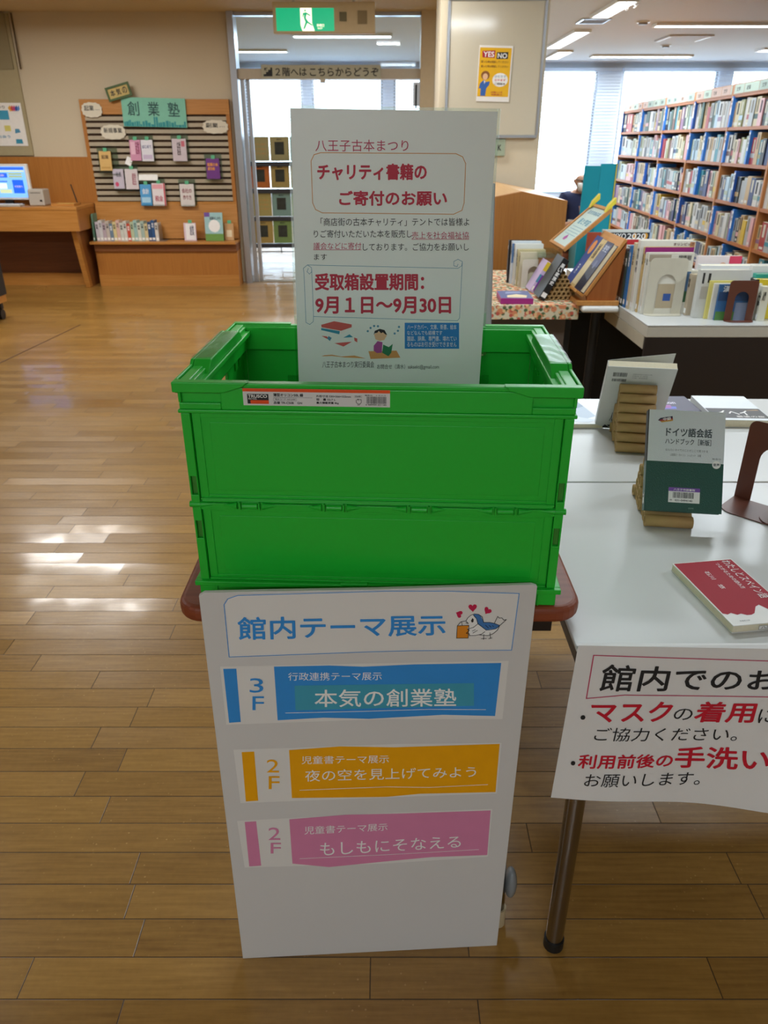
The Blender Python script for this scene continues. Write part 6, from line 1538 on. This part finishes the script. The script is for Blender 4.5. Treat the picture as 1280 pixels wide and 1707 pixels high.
tube_rest('cardboard tube rest with seven tubes up its slope in front of the white upright book', (.541, 1.634, NZ), -10, .083, False)
a10 = R(-10); p = loc_in((.541, 1.634, NZ), a10, -.035, 13.73 * r_ + .0012, .0005); bw, bh, bt = .152, .215, .02
t = thing('book', 'white book showing its barcoded back, leaning over the tall tube rest with cover ajar', 'book', p, rot=(R(30), 0, a10))
M_WBK = mat('cover_white_matt', '#cfcfcc', .5)
mb = MB(); mb.box(0, bw, 0, .0012, 0, bh, M_WBK); mb.box(-.0012, 0, 0, bt, 0, bh, M_WBK); mb.build('cover', t)
MB().box(.0004, bw - .0005, .0013, bt - .0005, .0012, bh - .0008, M_PAGE).build('pages', t)
mb = MB(); cf = R(10); mb.add([(0, bt, 0), (bw * math.cos(cf), bt + bw * math.sin(cf), 0), (bw * math.cos(cf), bt + bw * math.sin(cf), bh + .004), (0, bt, bh)], [(0, 1, 2, 3)], M_WBK); o = mb.build('open_cover', t); md = o.modifiers.new('thick', 'SOLIDIFY'); md.thickness = .0006
mb = MB(); barcode(mb, 14, 184, 46, 197, INK['ink'], flat_y, .3, 22, 5); barcode(mb, 14, 168, 46, 177, INK['ink'], flat_y, .3, 24, 6)
for i in range(3): write(mb, ('ISBN978-4-06-518', 'C0036 ￥1500E', '定価：本体価格')[i], mat('grey_ink', '#77777a', .5), rectq(58, 192 - i * 6, 92 if i else 100, 195 - i * 6), flat_y, .3, 0)
fill(mb, [(14, 2), (36, 2), (22, 14)], INK['ink'], flat_y, .3); fill(mb, [(26, 12), (40, 2), (56, 2), (40, 16)], INK['ink'], flat_y, .3); write(mb, '人生', INK['ink'], rectq(30, 28, 44, 60), flat_y, .3, .5)
mb.build('back_print', t)


def flat_book(label, loc, rz, w, l, th, col, art, name='book', spine_left=True):
    """closed book lying flat; local x = width, y = length"""
    t = thing(name, label, 'book', loc, rotz=R(rz)); c = book_mats(col); mb = MB()
    mb.box(0, w, 0, l, 0, .0012, c); mb.box(0, w, 0, l, th - .0012, th, c)
    if spine_left: mb.box(0, .0015, 0, l, .0012, th - .0012, c)
    else: mb.box(w - .0015, w, 0, l, .0012, th - .0012, c)
    mb.build('cover', t)
    MB().box(.0018 if spine_left else .001, w - (.001 if spine_left else .0018), .001, l - .001, .0013, th - .0013, M_PAGE).build('pages', t)
    mb = MB(); H0 = th * 1000; P = lambda u, v, h: (u / 1000, v / 1000, (H0 + h) / 1000)
    for a in art: a(mb, P)
    mb.build('cover_print', t)
    return t


def A_rect(c, x0, y0, x1, y1, h=.2): return lambda mb, P: fill(mb, rectq(x0, y0, x1, y1), mat('art_' + c.strip('#'), c, .4), P, h)
def A_poly(c, pts, h=.2): return lambda mb, P: fill(mb, pts, mat('art_' + c.strip('#'), c, .4), P, h)
def A_text(s, c, q, h=.6, b=.5): return lambda mb, P: write(mb, s, mat('art_' + c.strip('#'), c, .4), q, P, h, b)


rd = random.Random(8)
edge = [(0, 32)] + [(8 + i * 7, 30 - i * 1.2 + rd.uniform(-3, 3)) for i in range(7)] + [(62, 42), (70, 46), (78, 30), (86, 26), (92, 38), (106, 30)]
vert = lambda x0, x1, y0, y1: [(x1, y1), (x1, y0), (x0, y0), (x0, y1)]      # lettering running down the cover
mat('art_a3162a', '#a3162a', .62, spec=.3); mat('art_f0eceb', '#f0eceb', .6)
flat_book('red and white book lying flat near the front corner of the white table', (.5115, .9105, NZ), 8.6, .107, .183, .0135, '#e6e4e0',
          [A_poly('#a3162a', [(2, 181), (105, 181)] + [(p_[0] if p_[0] > 2 else 2, p_[1]) for p_ in edge[::-1]]),
           A_text('わたしとスペイン語', '#f0eceb', vert(84, 101, 62, 178)), A_text('つながるための読み方', '#f0e4e4', vert(70, 78, 92, 172), .6, .2), A_text('石川　悠', '#f0e4e4', vert(38, 46, 96, 150), .6, .2),
           A_text('新書館文庫', '#55555a', rectq(16, 8, 32, 11), .6, 0)], spine_left=False)
mb = MB(); P = lambda u, v, h: (u / 1000, -h / 1000, v / 1000); fill(mb, rectq(42, 3, 96, 9.5), INK['paper'], P, .3); stroke(mb, [(42, 3), (96, 3), (96, 9.5), (42, 9.5), (42, 3)], .5, INK['ink'], P, .5); write(mb, '八王子図書館', INK['ink'], rectq(46, 4.4, 92, 8.2), P, .5, .3)
rb_ = [o for o in bpy.data.objects if o.get('label', '').startswith('red and white book')][0]; mb.build('edge_stamp', rb_)
flat_book('white photo book lying flat beside the green crate on the second white table', (.40, 1.79, NZ), 0, .152, .205, .012, '#dfe1e2',
          [A_poly('#a9b8c8', [(60, 70), (100, 200), (125, 200), (148, 60), (120, 40)]), A_poly('#7f93ac', [(88, 130), (100, 198), (122, 198), (135, 140), (110, 120)], .4), A_poly('#c8d2da', [(40, 20), (90, 60), (140, 30), (120, 10)], .4)])
flat_book('dark purple book with glowing lettering lying flat behind the phrase book', (.715, 1.86, NZ), 0, .125, .165, .01, '#35304a', [A_text('Toulon', '#e6e2f4', rectq(20, 96, 78, 118)), A_poly('#8a3a90', [(30, 60), (55, 62), (60, 88), (34, 86)]), A_poly('#4a5ac0', [(24, 55), (66, 55), (70, 74), (24, 76)], .1)])
flat_book('large white book with black title band lying flat by the second table\'s back edge', (.838, 1.80, NZ), -3, .142, .20, .02, '#dde2e4', [A_rect('#2c2a2c', 2, 14, 140, 92), A_text('イヘイ', '#e8e6e2', rectq(22, 38, 100, 72), .6, 1.5), A_text('最後の旅', '#d8d4cc', rectq(60, 20, 130, 32), .6, .5), A_poly('#b08a60', [(90, 72), (136, 76), (130, 82)], .6)])
arch_bookend('bookend', 'brown bookend standing empty beside the phrase book', .757, 1.343, NZ, .122, .165, M_BKEND, rz=-45, base=.085)
arch_bookend('bookend', 'second brown bookend with its foot in front of the first one', .808, 1.290, NZ + .0022, .122, .165, M_BKEND, rz=-45, base=.085)
cover_book('book', 'ochre book rising just above the empty brown bookend', .776, 1.342, NZ, .118, .178, .018, '#b88a30', [('r', '#d8b060', (.1, .1, .9, .9))], rz=-45)
